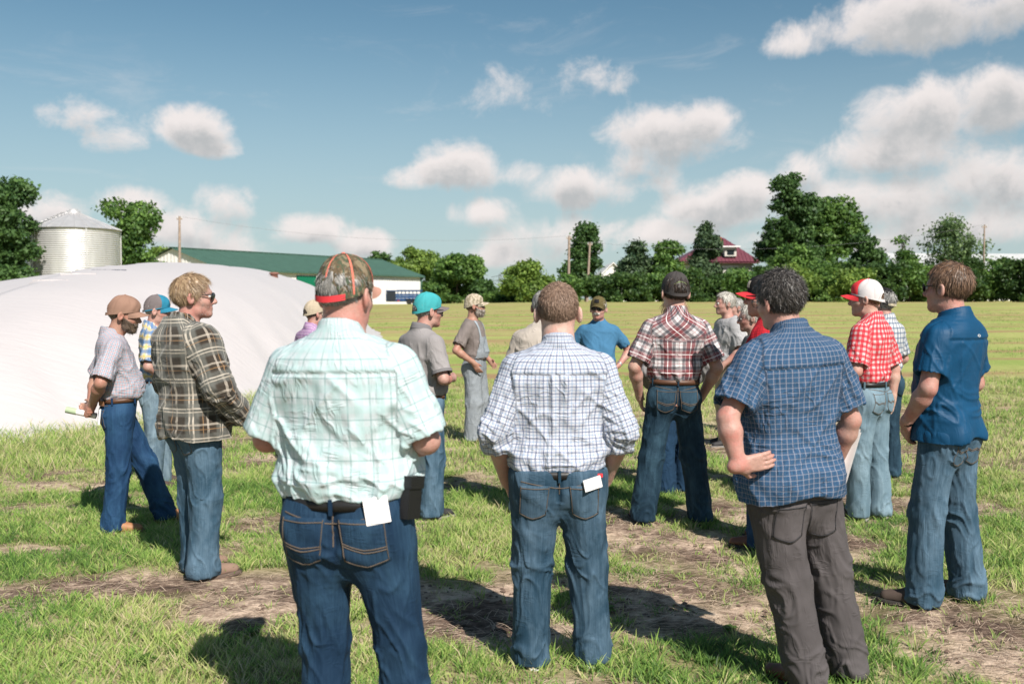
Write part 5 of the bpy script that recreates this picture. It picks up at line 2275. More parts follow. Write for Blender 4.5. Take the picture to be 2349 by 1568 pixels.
C_JACKET = plaid('brown and cream flannel', (.036, .028, .021),
                 [(.165, 0, .072, (.115, .115, .104), .75), (.165, .04, .008, (.50, .44, .37), .75), (.165, -.07, .007, (.48, .42, .35), .65), (.165, .34, .005, (.30, .17, .08), .6), (.165, .5, .012, (.44, .38, .32), .55)],
                 [(.170, 0, .072, (.115, .115, .104), .62), (.170, .04, .008, (.50, .44, .37), .65), (.170, -.07, .007, (.48, .42, .35), .55), (.170, .34, .005, (.30, .17, .08), .55), (.170, .5, .012, (.44, .38, .32), .5)],
                 .95, .45, .1, .2)
C_PINKCHK = plaid('grey blue check with red lines', (.38, .41, .44), [(.022, 0, .0036, (.42, .08, .09), .5), (.022, .5, .004, (.08, .12, .25), .45)],
                  [(.022, 0, .0036, (.42, .08, .09), .5), (.022, .5, .004, (.08, .12, .25), .4)], crease=.6)
C_YELBLUE = plaid('white, yellow and blue plaid', (.50, .485, .44), [(.085, 0, .032, (.055, .15, .33), .7), (.085, .5, .018, (.58, .42, .12), .65), (.085, .25, .004, (.05, .12, .3), .6)],
                  [(.085, 0, .032, (.055, .15, .33), .7), (.085, .5, .018, (.58, .42, .12), .65)])
C_PURPLE = plaid('purple print', (.34, .24, .40), [(.03, 0, .012, (.55, .45, .55), .7), (.021, .3, .005, (.10, .05, .20), .6)], [(.028, 0, .010, (.20, .10, .30), .7), (.019, .3, .005, (.6, .3, .35), .6)])
C_GREYPOLO = solid('grey pique knit', (.265, .245, .245), .9, .35, .06)
C_GREYTRIM = solid('darker grey trim', (.16, .15, .155), .9, .2, .05)
C_TAUPE = solid('taupe jersey', (.185, .155, .145), .9, .45, .08)
C_HICKORY = plaid('hickory stripe denim', (.155, .175, .20), [(.011, 0, .0045, (.42, .44, .46), .7)], [], .9, .6)
C_BLUEPOLO = solid('sky blue pique knit', (.050, .150, .265), .85, .4, .08)
C_CREAM = solid('cream work shirt', (.46, .40, .35), .9, .55, .06)
C_REDPLAID = plaid('red, white and black plaid', (.58, .54, .545),
                   [(.135, .5, .052, (.150, .005, .012), .80), (.135, .22, .018, (.014, .015, .028), .68), (.135, .78, .018, (.014, .015, .028), .68), (.135, .5, .005, (.72, .68, .68), .95), (.135, 0, .004, (.25, .02, .03), .45)],
                   [(.132, .5, .050, (.150, .005, .012), .60), (.132, .22, .019, (.014, .015, .028), .62), (.132, .78, .019, (.014, .015, .028), .62), (.132, .5, .005, (.72, .68, .68), .92), (.132, 0, .004, (.25, .02, .03), .45)], crease=.5)
C_HEATHER = solid('heather grey jersey', (.33, .32, .325), .95, .6, .06)
C_HOODIE = solid('light grey fleece', (.47, .45, .44), .95, .45, .05)
C_REDCHK = plaid('bright red check', (.42, .014, .024), [(.020, 0, .004, (.03, .01, .015), .5)], [(.020, 0, .004, (.03, .01, .015), .5)])
C_GINGHAM = plaid('red and white gingham', (.54, .39, .39), [(.038, 0, .020, (.54, .014, .03), .80)], [(.038, 0, .020, (.54, .014, .03), .76)], crease=.5)
C_GREYCHK = plaid('white, grey and blue check', (.56, .55, .55), [(.045, 0, .016, (.06, .10, .17), .7), (.045, .5, .005, (.3, .33, .36), .6)], [(.045, 0, .016, (.06, .10, .17), .65), (.045, .5, .005, (.3, .33, .36), .6)])
C_DARKTEE = solid('dark grey jersey', (.10, .10, .105), .9)
C_GREYWOM = solid('mid grey blouse', (.20, .19, .19), .9)

D_INDIGO = denim('indigo denim', (.006, .022, .050), (.035, .085, .145), .30)
D_MID = denim('worn mid denim', (.010, .034, .060), (.105, .168, .235), .40)
D_FADE = denim('faded blue denim', (.018, .050, .082), (.118, .185, .252), .45)
D_DARK = denim('dark blue denim', (.007, .028, .075), (.028, .082, .165), .40)
D_BLUEGREEN = denim('dark washed denim', (.008, .024, .042), (.055, .115, .165), .28)
D_LIGHT = denim('light blue denim', (.085, .140, .180), (.205, .285, .34), .5)
D_GREYBLUE = denim('grey blue denim', (.06, .10, .14), (.22, .29, .34), .5)
M_GREYPANT = solid('charcoal cotton twill', (.082, .072, .074), .9, .36, .12)
M_KHAKI = solid('khaki cotton', (.36, .295, .215), .9, .5, .07)
M_NAVYPANT = solid('navy trousers', (.012, .036, .075), .85, .5, .1)

H_BROWN = hair_mat('brown hair', (.045, .026, .018), (.23, .135, .085))
H_BUZZ = hair_mat('light brown clipped hair', (.13, .078, .055), (.30, .20, .145), .6)
H_CURLY = hair_mat('dark grey curly hair', (.006, .005, .005), (.115, .10, .092), .4)
H_BLONDE = hair_mat('straw blond hair', (.15, .085, .045), (.50, .36, .225))
H_DARK = hair_mat('dark brown hair', (.012, .008, .006), (.055, .035, .025))
H_GREY = hair_mat('grey hair', (.09, .085, .08), (.38, .36, .34))
H_WHITE = hair_mat('white hair', (.24, .22, .195), (.62, .585, .53))
H_BEARD = hair_mat('dark beard', (.05, .034, .026), (.17, .12, .09))
H_GBEARD = hair_mat('grizzled beard', (.07, .05, .04), (.42, .37, .33))

K_CAMO = camo_mat('camouflage cloth', [(.105, .075, .045), (.035, .030, .020), (.20, .155, .10), (.055, .075, .045)], 24)
K_ORANGE = plain('faded orange cloth', (.62, .16, .11), .8)
K_RED = plain('bright red cloth', (.66, .035, .045), .75)
K_TAN = solid('tan brown cap cloth', (.255, .150, .110), .85, .25)
K_KHAKI = solid('pale khaki cap cloth', (.42, .345, .255), .85, .3)
K_TEAL = solid('teal mesh', (.045, .30, .32), .8, .25)
K_TEALD = solid('blue teal cap cloth', (.02, .165, .26), .8, .25)
K_GREY = solid('grey cap mesh', (.15, .125, .125), .85, .3)
K_DGREY = solid('dark grey cap cloth', (.055, .048, .047), .85, .3)
K_OLIVE = solid('olive cap cloth', (.10, .078, .032), .85, .3)
K_BLACK = solid('black cap cloth', (.012, .011, .012), .8, .3)
K_WHITE = solid('white cap mesh', (.56, .52, .52), .85, .3)
K_GREENT = plain('green thread', (.16, .22, .08), .8)
K_CAMOB = camo_mat('worn camouflage cloth', [(.40, .33, .25), (.27, .22, .15), (.48, .41, .32), (.22, .19, .13)], 20)
L_TANBOOT = dict(mat=plain('tan work boot leather', (.30, .135, .060), .6), sole=plain('tan sole', (.16, .09, .05), .8))
L_BROWN = dict(mat=plain('brown shoe leather', (.115, .045, .026), .45), sole=plain('dark sole', (.03, .025, .022), .8))
L_SUEDE = dict(mat=plain('dark brown suede', (.065, .045, .036), .85), sole=plain('dark sole', (.03, .025, .022), .8))
L_DUSTY = dict(mat=plain('dusty brown work shoe', (.21, .135, .10), .8), sole=plain('worn sole', (.10, .07, .055), .9))
L_BLACK = dict(mat=plain('black trainer', (.028, .026, .027), .7), sole=plain('grey sole', (.20, .19, .18), .8), laces=plain('grey laces', (.25, .24, .24), .8))
L_GREY = dict(mat=plain('grey trainer', (.42, .40, .39), .8), sole=plain('white sole', (.6, .58, .56), .8))

PP = {}
def P_(key, **k):
    PP[key] = Person(k).build()
    return PP[key]


def two(e, w, hand=None):
    """the same arm on both sides, mirrored"""
    mir = lambda q: (-q[0], q[1], q[2])
    h2 = None
    if hand:
        h2 = (mir(hand[0]), mir(hand[1]), mir(hand[2])) + tuple(hand[3:])
    return dict(armR=dict(e=e, w=w, hand=hand), armL=dict(e=mir(e), w=mir(w), hand=h2))


HANG = ((0, .12, -1), (-1, 0, 0), (.1, 1, 0), .45)

# ---- front row, from left to right
P_('mint', tilt=(1.0, -1.0), px=810, d=3.3, H=1.785, yaw=-13, hyaw=-13, hroll=0, seed=4, wid=1.14, bw=.030, belly=.07, sh=1.12, dep=1.05, neck_t=1.15, skin=SKIN_R, arm_t=1.02, hs=1.0,
   label='man in a mint check shirt and camouflage cap with orange seams',
   armR=dict(e=(.275, .01, 1.165), w=(.12, .25, 1.12), hand=((-.9, .3, .1), (0, -.3, -.9), (0, .8, -.2), .8)),
   armL=dict(e=(-.285, .0, 1.165), w=(-.14, .25, 1.14), hand=((.9, .3, -.1), (0, -.3, -.9), (0, .8, .2), .8)),
   shirt=dict(sleeve='short', len=.93, mat=C_MINT, hem=.985, sr=1.14, yoke=1.40, rump=1.2, loose=.008),
   pants=dict(mat=D_INDIGO, waist=.992, r=(.104, .082, .077), crotch=.70, arcs='bar', pk=.058, px=.128, pw=.155), belt=M_BELT, feet=((-.092, 0, 10), (.210, .02, -12)),
   hair=dict(kind='short', mat=H_GREY, t=.007, n=2600, len=.020, w=.0014, front=.0, nape=-.082, lift=.2),
   cap=dict(front=K_CAMO, back=K_CAMO, brim=plain('faded peach cloth', (.46, .235, .175), .85), strap=K_RED, tape=K_ORANGE, edge=K_CAMO, trim=K_CAMO, button=K_ORANGE))

P_('buzz', px=1280, d=4.36, H=1.69, yaw=1, hyaw=-2, seed=7, wid=1.16, bw=.022, belly=.06, sh=1.17, skin=SKIN_P, neck_t=1.2, arm_t=1.12, hs=1.16,
   label='man with clipped hair in a white and navy check shirt with rolled sleeves',
   **two((.295, -.05, 1.12), (.235, .11, .865)),
   shirt=dict(sleeve='rolled', mat=C_NAVYCHK, hem=.935, yoke=1.385, pleat=True, sr=1.10, rump=1.0, loose=.004),
   pants=dict(mat=D_MID, waist=.945, r=(.106, .090, .088), crotch=.69, pk=.062), belt=M_BELT, feet=((-.125, 0, 14), (.170, .03, -18)),
   shoes=L_GREY, hair=dict(kind='buzz', mat=H_BUZZ, t=.0045, n=7000, len=.011, w=.0011, lift=.5, mess=.25, nape=-.075, front=.006))

P_('check', px=1834, d=4.14, H=1.775, yaw=20, hyaw=11, hpitch=-3, hroll=-4, seed=11, wid=1.09, bw=.008, belly=.055, sh=1.10, skin=SKIN_R, arm_t=.98, hs=1.02, tilt=(0, -2.2),
   label='curly-haired man in an untucked blue check shirt with one hand on his hip',
   armL=dict(e=(-.335, -.06, 1.185), w=(-.325, -.115, 1.0), hand=((.90, -.22, .12), (.25, .95, .0), (.1, .1, -.95), .30, .02, .9)),
   armR=dict(e=(.285, -.03, 1.125), w=(.275, .07, .915), hand=((-.1, .5, -.8), (-1, 0, 0), (.1, .9, .5), .6)),
   shirt=dict(sleeve='short', len=.80, mat=C_BLUECHK, hem=.845, tucked=False, yoke=1.375, sr=1.16, rump=.9, loose=.012),
   pants=dict(name='trousers', mat=M_GREYPANT, waist=.97, r=(.104, .092, .090), crotch=.70, stitch=M_STITCHD, pk=.15), feet=((.03, -.03, 20), (.26, .0, 5)),
   shoes=L_BROWN, hair=dict(kind='curly', mat=H_CURLY, t=.013, n=5200, len=.026, w=.0011, lift=.25, mess=.45, lump=.0045, taper=.15, nape=-.100, front=.004), glasses='clear')

P_('polo', tilt=(1.5, 0), px=2166, d=5.29, H=1.83, yaw=40, hyaw=0, seed=15, wid=.97, sh=.99, belly=.02, skin=SKIN_R, hs=1.08,
   label='man with brown hair in a deep blue sports polo and jeans, standing furthest right',
   armL=dict(e=(-.235, -.01, 1.15), w=(-.185, .125, .955), hand=((.55, .30, -.78), (.5, -.6, .1), (.3, .7, .5), .5)),
   armR=dict(e=(.25, -.02, 1.15), w=(.16, .19, 1.0), hand=((-.6, .5, -.5), (-.2, -.2, -.9), (-.3, .8, .3), .7)),
   shirt=dict(sleeve='short', len=.74, mat=C_POLO, hem=.895, tucked=False, sr=1.04, rump=.55, loose=.014, collar='polo', yoke=1.40, noseam=True),
   pants=dict(mat=D_FADE, waist=.98, r=(.100, .088, .090), crotch=.72, arcs='arc', pk=.07), feet=((-.14, .03, 22), (.17, -.05, -12)),
   shoes=L_SUEDE, hair=dict(kind='short', mat=H_BROWN, t=.012, n=3600, len=.026, w=.0014, lift=.16, mess=.22, nape=-.080, front=.012, taper=.3), glasses='sun')

P_('jacket', tilt=(1.5, -1.0), px=456, d=5.86, H=1.795, yaw=-46, hyaw=-30, seed=19, wid=1.08, sh=1.16, belly=.03, dep=1.1, skin=SKIN_R, hs=1.07, lean=-.02, poke=.02,
   label='blond man in a brown and cream plaid flannel jacket and faded jeans, facing the barn',
   armR=dict(e=(.315, .0, 1.13), w=(.245, .19, .93)), armL=dict(e=(-.31, .0, 1.13), w=(-.22, .19, .93)),
   shirt=dict(name='jacket', sleeve='long', mat=C_JACKET, hem=.85, tucked=False, sr=1.26, rump=1.2, loose=.040),
   pants=dict(mat=D_FADE, waist=.98, r=(.102, .088, .090), crotch=.72), feet=((-.10, .03, 6), (.09, -.02, -6)),
   shoes=L_DUSTY, hair=dict(kind='medium', mat=H_BLONDE, t=.014, n=5200, len=.036, w=.0011, lift=.12, mess=.16, nape=-.105, taper=.25, front=.004, lump=.005), glasses='sun',
   beard=dict(mat=H_GBEARD, stubble=True, t=.0, n=700, len=.004))

P_('tancap', tilt=(3.0, 0), px=285, d=7.05, H=1.665, yaw=-66, hyaw=-10, hpitch=-12, seed=23, wid=1.0, sh=1.02, belly=.05, lean=.0, poke=.03, skin=SKIN_T,
   label='bearded man in a tan cap with his hands clasped behind his back',
   armR=dict(e=(.26, -.12, 1.16), w=(.05, -.185, .985), hand=((-.85, -.30, -.25), (-.2, -.9, .3), (-.2, .3, .9), .8)),
   armL=dict(e=(-.27, -.14, 1.16), w=(-.05, -.195, .965), hand=((.8, -.35, -.3), (.2, .9, -.1), (.2, .3, .9), 1.0)),
   shirt=dict(sleeve='half', mat=C_PINKCHK, hem=1.02, sr=1.06, rump=1.1, loose=.006),
   pants=dict(mat=D_DARK, waist=1.03, r=(.100, .086, .088), crotch=.76, arcs='w'), belt=M_BELTB, feet=((-.10, .30, 0), (.10, -.09, -14)),
   shoes=L_TANBOOT, hair=dict(kind='short', mat=H_BEARD, t=.004, n=900, len=.010, front=.0), beard=dict(mat=H_BEARD, t=.004, n=700, len=.009),
   cap=dict(front=K_TAN, back=K_TAN, brim=K_TAN, patch=(plain('pale emblem', (.55, .46, .38), .8), .22, .22, .52)))

P_('yellow', px=352, d=8.55, H=1.65, yaw=-68, hyaw=-12, hpitch=-4, seed=27, wid=1.08, sh=1.04, belly=.07, skin=SKIN_R,
   label='man in a blue and grey cap and yellow-blue plaid shirt',
   armR=dict(e=(.27, -.06, 1.15), w=(.15, .17, 1.02), hand=((-.6, .6, .2), (0, -.3, -.9), (0, .8, .3), .7)), armL=dict(e=(-.27, -.06, 1.15), w=(-.15, .17, 1.02)),
   shirt=dict(sleeve='half', mat=C_YELBLUE, hem=1.0, rump=1.0, sr=1.08),
   pants=dict(mat=D_GREYBLUE, waist=1.01, crotch=.76), belt=M_BELTB, feet=((-.12, .07, 4), (.12, -.03, -8)),
   shoes=L_SUEDE, hair=dict(kind='short', mat=H_GREY, t=.005, n=700, len=.012, front=.0),
   cap=dict(front=K_TEALD, back=K_GREY, brim=K_TEALD, patch=(plain('pale emblem', (.55, .46, .38), .8), .2, .25, .5)))

P_('purple', px=717, d=9.6, H=1.605, yaw=-42, hyaw=-12, seed=29, wid=1.0, skin=SKIN_R,
   label='man in a pale khaki cap and purple print shirt behind the mint shirt\'s shoulder',
   **two((.26, -.03, 1.14), (.14, .18, 1.05)),
   shirt=dict(sleeve='short', mat=C_PURPLE, hem=1.0), pants=dict(mat=D_DARK), shoes=L_BROWN, glasses='clear',
   hair=dict(kind='short', mat=H_BEARD, t=.004, n=600, len=.010, front=.0),
   cap=dict(front=K_KHAKI, back=K_KHAKI, brim=K_KHAKI))

P_('teal', px=972, d=7.37, H=1.66, yaw=-46, hyaw=-14, seed=33, wid=1.0, sh=1.03, belly=.04, skin=SKIN_R, lean=-.01, poke=.02,
   label='man in a bright teal mesh cap, grey polo and jeans, beside the mint shirt',
   armR=dict(e=(.275, -.03, 1.13), w=(.13, .19, 1.12), hand=((-.8, .5, .2), (0, -.3, -.9), (0, .8, .3), .8)), armL=dict(e=(-.27, -.03, 1.13), w=(-.12, .19, 1.1)),
   shirt=dict(sleeve='short', len=.84, mat=C_GREYPOLO, hem=.995, collar='polo', trim=C_GREYTRIM, rump=.9, sr=1.06, loose=.006),
   pants=dict(mat=D_FADE, waist=1.0, r=(.102, .090, .096), crotch=.76), belt=M_BELTB, feet=((-.10, .02, 6), (.10, .0, -10)),
   shoes=L_BLACK, hair=dict(kind='short', mat=H_GREY, t=.005, n=900, len=.012, front=.0), glasses='sun',
   cap=dict(front=K_TEAL, back=K_TEAL, brim=K_GREY, edge=K_TEAL))

ov = P_('overalls', tilt=(2.0, 1.0), px=1096, d=11.4, H=1.675, yaw=-108, hyaw=22, hpitch=2, seed=37, wid=.98, sh=1.02, belly=.02, skin=SKIN_T,
        label='bearded man in hickory stripe bib overalls and a worn camouflage cap',
        armR=dict(e=(.33, -.11, 1.14), w=(.225, .07, .98), hand=((-.25, .4, -.85), (-1, 0, 0), (-.1, .9, .3), .5)), armL=dict(e=(-.27, -.05, 1.14), w=(-.20, .12, .98)),
        shirt=dict(sleeve='short', len=.8, mat=C_TAUPE, hem=1.0, collar='tee', rump=1.0, sr=1.08),
        pants=dict(name='overalls', mat=C_HICKORY, waist=1.06, r=(.112, .100, .104), crotch=.74, stitch=None, band=False), feet=((-.13, .03, 12), (.13, 0, -12)),
        shoes=L_DUSTY, hair=dict(kind='short', mat=H_BEARD, t=.005, n=500, len=.012, front=.0), beard=dict(mat=H_GBEARD, t=.010, n=500, len=.018), glasses='sun',
        cap=dict(front=K_CAMOB, back=K_CAMOB, brim=K_CAMOB, open=False))

cen = P_('center', px=1374, d=10.8, H=1.645, yaw=178, hyaw=-14, hpitch=2, seed=41, wid=1.06, sh=1.08, belly=.05, skin=SKIN_R,
         label='man in a sky blue polo and olive cap facing the group, hands on hips',
         armL=dict(e=(-.36, -.10, 1.15), w=(-.235, .03, 1.0), hand=((.5, .5, -.5), (.5, -.7, 0), (.3, -.2, -.8), .5)),
         armR=dict(e=(.36, -.10, 1.15), w=(.235, .03, 1.0), hand=((-.5, .5, -.5), (-.5, -.7, 0), (-.3, -.2, -.8), .5)),
         shirt=dict(sleeve='short', len=.74, mat=C_BLUEPOLO, hem=.98, collar='polo', rump=.8), pants=dict(mat=D_FADE), belt=M_BELT, shoes=L_BROWN,
         hair=dict(kind='medium', mat=H_WHITE, t=.008, n=900, len=.03, front=.0, nape=-.10), beard=dict(mat=H_WHITE, t=.009, moustache_only=True, n=120, len=.01), glasses='sun',
         cap=dict(front=K_OLIVE, back=K_OLIVE, brim=K_OLIVE, open=False, patch=(K_BLACK, .30, .22, .55)))

P_('cream', px=1247, d=7.4, H=1.69, yaw=-20, hyaw=5, seed=43, wid=1.04, sh=1.06, skin=SKIN_R,
   label='man in a cream work shirt almost hidden behind the clipped-haired man',
   **two((.275, -.04, 1.13), (.20, .14, 1.0)),
   shirt=dict(sleeve='long', mat=C_CREAM, hem=.9, tucked=False, loose=.02, rump=1.2), pants=dict(mat=D_GREYBLUE, r=(.104, .094, .100)), shoes=L_BROWN, feet=((-.17, .0, 8), (.13, .02, -8)),
   hair=dict(kind='short', mat=H_GREY, t=.008, n=700, len=.018))

P_('redplaid', tilt=(1.5, .8), px=1541, d=7.23, H=1.82, yaw=4, hyaw=6, seed=47, wid=1.0, sh=1.06, skin=SKIN, hs=1.1,
   label='man in a red, white and black plaid shirt and dark grey cap',
   **two((.295, -.04, 1.13), (.225, .10, .905)),
   shirt=dict(sleeve='short', len=.82, mat=C_REDPLAID, hem=1.04, yoke=1.345, western=True, sr=1.08, rump=.9, loose=.004),
   pants=dict(mat=D_BLUEGREEN, waist=1.05, r=(.102, .088, .088), crotch=.76, arcs='bar', pk=.07), belt=M_BELTB, feet=((-.20, .0, 14), (.215, .02, -14)),
   shoes=L_BROWN, hair=dict(kind='short', mat=H_DARK, t=.008, n=1400, len=.024, front=.0, nape=-.100),
   cap=dict(front=K_DGREY, back=K_DGREY, brim=K_DGREY, text_arc=K_GREENT))

P_('woman', px=1550, d=8.3, H=1.645, yaw=24, hyaw=0, seed=51, wid=1.0, sh=.94, skin=SKIN,
   label='fair-haired person in grey hidden behind the red plaid shirt',
   **two((.335, -.05, 1.14), (.225, .09, 1.0)),
   shirt=dict(sleeve='long', mat=C_GREYWOM, hem=.92, tucked=False, collar='tee', loose=.012), pants=dict(name='trousers', mat=M_NAVYPANT, r=(.104, .088, .090), stitch=None), feet=((-.09, .02, 8), (.09, 0, -8)), shoes=L_BLACK,
   hair=dict(kind='medium', mat=H_BLONDE, t=.014, n=1200, len=.06, nape=-.13, long=True))

P_('greytee', px=1668, d=11.1, H=1.715, yaw=104, hyaw=-6, seed=55, wid=1.0, sh=1.04, skin=SKIN_R,
   label='white-haired man in a grey sweatshirt and khaki trousers',
   armL=dict(e=(-.275, -.05, 1.13), w=(-.22, .15, .96), hand=((.2, .5, -.8), (1, 0, 0), (0, .9, .3), .5)), armR=dict(e=(.27, -.04, 1.13), w=(.22, .14, .96), hand=((-.2, .5, -.8), (-1, 0, 0), (0, .9, .3), .5)),
   shirt=dict(sleeve='half', mat=C_HEATHER, hem=.97, tucked=False, collar='tee', rump=1.3, loose=.018, sr=1.15), pants=dict(name='trousers', mat=M_KHAKI, r=(.112, .10, .10), stitch=None), shoes=L_BLACK,
   feet=((-.12, .05, 8), (.12, -.06, -8)), hair=dict(kind='medium', mat=H_WHITE, t=.012, n=1200, len=.03, front=.004))

P_('hoodie', px=1692, d=12.3, H=1.66, yaw=100, hyaw=0, seed=57, wid=1.0, skin=SKIN_R,
   label='person in a light grey hooded top behind the white-haired man in the sweatshirt',
   **two((.27, -.03, 1.14), (.16, .17, 1.02)),
   shirt=dict(name='hooded_top', sleeve='long', mat=C_HOODIE, hem=.9, tucked=False, collar='hood', loose=.025, sr=1.1), pants=dict(mat=D_DARK, stitch=None), shoes=L_BLACK,
   hair=dict(kind='short', mat=H_GREY, t=.006, n=500, len=.014))

P_('glasses', px=1730, d=8.7, H=1.605, yaw=84, hyaw=0, hpitch=-4, seed=59, wid=1.04, skin=SKIN_R,
   label='short white-haired person with glasses just left of the dark curly hair',
   **two((.26, -.03, 1.14), (.14, .18, 1.05)),
   shirt=dict(sleeve='short', mat=C_DARKTEE, hem=.9, tucked=False, collar='tee', loose=.012), pants=dict(mat=D_DARK, stitch=None), shoes=L_BLACK, glasses='clear',
   hair=dict(kind='medium', mat=H_WHITE, t=.011, n=1300, len=.032, front=.006))

P_('blackcap', px=1762, d=6.6, H=1.79, yaw=58, hyaw=8, seed=61, wid=1.0, skin=SKIN_R,
   label='man in a black cap with red brim and a red check shirt',
   **two((.27, -.03, 1.14), (.14, .18, 1.05)),
   shirt=dict(sleeve='short', mat=C_REDCHK, hem=1.0), pants=dict(mat=D_DARK, r=(.10, .09, .094)), shoes=L_BROWN, glasses='sun',
   hair=dict(kind='short', mat=H_DARK, t=.004, n=700, len=.010, front=.0),
   cap=dict(front=K_BLACK, back=K_BLACK, brim=K_RED, button=K_RED, patch=(plain('pale emblem', (.55, .46, .38), .8), .16, .22, .58), patch_phi=-.55))

P_('gingham', px=1996, d=7.44, H=1.785, yaw=46, hyaw=14, seed=63, wid=1.06, sh=1.06, belly=.06, skin=SKIN,
   label='man in red gingham and a red-and-white cap holding a water bottle, light jeans',
   armL=dict(e=(-.265, -.02, 1.13), w=(-.12, .19, 1.10), hand=((.8, .4, .2), (0, -.4, -.9), (0, .8, .3), .8)),
   armR=dict(e=(.275, -.07, 1.12), w=(.25, -.07, .90), hand=((-.05, .25, -.95), (-1, .1, 0), (-.1, .95, .25), .95)),
   shirt=dict(sleeve='short', len=.86, mat=C_GINGHAM, hem=1.035, rump=1.0, sr=1.06, loose=.006),
   pants=dict(mat=D_LIGHT, waist=1.045, r=(.102, .088, .088), crotch=.76, arcs='arc'), belt=M_BELT, feet=((-.10, .04, 10), (.10, -.04, -6)),
   shoes=L_BLACK, hair=dict(kind='short', mat=H_BROWN, t=.004, n=800, len=.010, front=.0),
   cap=dict(front=K_RED, back=K_WHITE, brim=K_RED, edge=K_WHITE, button=K_RED))

P_('greycheck', px=2030, d=9.07, H=1.74, yaw=38, hyaw=0, seed=67, wid=1.06, sh=1.06, skin=SKIN_R,
   label='man in a grey and white check shirt and dark cap behind the red gingham',
   **two((.28, -.03, 1.13), (.20, .14, .98)),
   shirt=dict(sleeve='short', len=.85, mat=C_GREYCHK, hem=1.02, rump=1.0), pants=dict(mat=D_BLUEGREEN, waist=1.03), belt=M_BELT, shoes=L_BROWN,
   hair=dict(kind='medium', mat=H_GREY, t=.012, n=900, len=.03, nape=-.115, front=.0),
   cap=dict(front=K_BLACK, back=K_BLACK, brim=K_BLACK, strap=plain('tan strap', (.42, .36, .26), .8)))


# ------------------------------------------------------------------ overalls bib, straps and pocket
def overalls_extra(P):
    s = P.s
    bv = BVHTree.FromPolygons([Vector(q) for q in P.shirtV], [tuple(q) for q in P.shirtQ.tolist()])
    ovr = [c for c in P.root.children if c.name.startswith('overalls')][0]
    G = np.zeros((9, 9, 3))
    for j in range(9):
        for i_ in range(9):
            z = 1.03 + .25 * j / 8
            w = .165 - .045 * j / 8
            x = (i_ / 4 - 1) * w
            p, n = P.hit(bv, x, z, 1)
            G[j, i_] = (np.array(p) + np.array(n) * .012) if p is not None else (x, .14, z)
    fab = np.stack([G[..., 0] * s, G[..., 2] * s, np.full(G.shape[:2], .5)], -1).reshape(-1, 3)
    i_, j = np.meshgrid(np.arange(8), np.arange(8), indexing='ij')
    k = (i_ * 9 + j).ravel()
    F = np.stack([k, k + 1, k + 10, k + 9], 1)
    mobj('bib', np_mesh('bib', G.reshape(-1, 3) * s, F, C_HICKORY, True, {'fab': fab}), ovr)
    G2 = G[2:8, 2:7] + np.array([0, .006, 0])
    MB().grid(G2 * s).obj('bib_pocket', plain('faded stripe denim', (.27, .30, .33), .9), ovr, True)
    for sx in (-1, 1):
        for side, zs in ((1, np.linspace(1.26, 1.50, 10)), (-1, np.linspace(1.06, 1.50, 12))):
            path = [(sx * (.095 if side == 1 else .03 + .07 * (z - 1.06) / .44), z) for z in zs]
            P.ribbon(bv, path, .036, plain('faded stripe denim', (.27, .30, .33), .9), ovr, 'strap', .010, side)


overalls_extra(ov)


# ------------------------------------------------------------------ things carried, tucked in or worn
def item(name, mb, mat, P, pt, label, cat, rot_e=(0, 0, 0), smooth=False):
    o = mb.obj(name, mat, None, smooth)
    o.location = P.world(pt)
    o.rotation_euler = (rot_e[0], rot_e[1], rot_e[2] + P.root.rotation_euler[2])
    tag(o, label, cat)
    return o


p = PP['mint']
h_, _n = p.hit(p.bvh_p, .150, .945)
mb = MB().box((0, 0, 0), (.078, .010, .085)).box((0, .012, -.002), (.074, .012, .08))
item('notebook', mb, M_WHITE, p, (.150, h_[1] - .004, .962), 'white notebook sticking out of the indigo jeans pocket', 'notebook', (R(-6), R(-9), R(24)))
mb = MB().box((0, 0, 0), (.032, .075, .135)).box((.004, 0, .05), (.036, .079, .04)).tube([(-.012, -.02, .06), (-.022, -.02, .075)], .006, 6)
item('phone_holster', mb, M_BLACK, p, (.232, -.03, .985), 'black phone holster on the belt beside the mint shirt', 'holster', (R(-8), 0, R(-14)))
p = PP['buzz']
h_, _n = p.hit(p.bvh_p, .145, .885)
mb = MB().box((0, 0, 0), (.085, .006, .050))
item('folded_paper', mb, M_WHITE, p, (.148, h_[1] - .012, .893), 'white folded paper showing above the worn jeans back pocket', 'paper', (R(-4), R(-12), R(24)))
h_, _n = p.hit(p.bvh_p, .150, .905)
MB().box(np.array((.185, h_[1] + .016, .925)) * p.s, (.022, .006, .016)).obj('red_tab', K_RED, p.root)
p = PP['check']
th = np.linspace(0, 1, 9)
G = np.array([[((a - .5) * .075, .020 * math.sin(a * 3.0) - .01, z) for a in th] for z in (-.13, 0, .13)])
mb = MB().grid(G)
mb.grid(G[:, ::-1] + np.array([.003, .008, .004]))
mb.grid(G + np.array([.010, .016, -.01]))
item('folded_paper', mb, M_WHITE, p, (.305, .05, .955), 'curled white papers at the hip of the blue check shirt', 'paper', (R(4), R(14), R(-30)), True)
p = PP['tancap']
w_ = (p.Wr['R'] + p.Wr['L']) / 2
mb = MB().tube([(-.10, 0, .018), (.10, 0, -.03)], [.021, .021], 14)
for r_ in (.012, .006):
    mb.tube([(.08, 0, -.025), (.103, 0, -.0308)], [r_, r_], 10)
mb2 = MB().tube([(-.10, 0, .018), (-.03, 0, .001)], [.0225, .0225], 14)
o = item('rolled_paper', mb, M_WHITE, p, (-.02, -.262, .935), 'rolled white and green papers held behind the fine check shirt', 'paper', (0, 0, R(75)), True)
mobj('cover_sheet', mb2.mesh('cover_sheet', plain('pale green paper', (.38, .46, .30), .7), True), o)
h_, _n = p.hit(p.bvh_p, .09, .915)
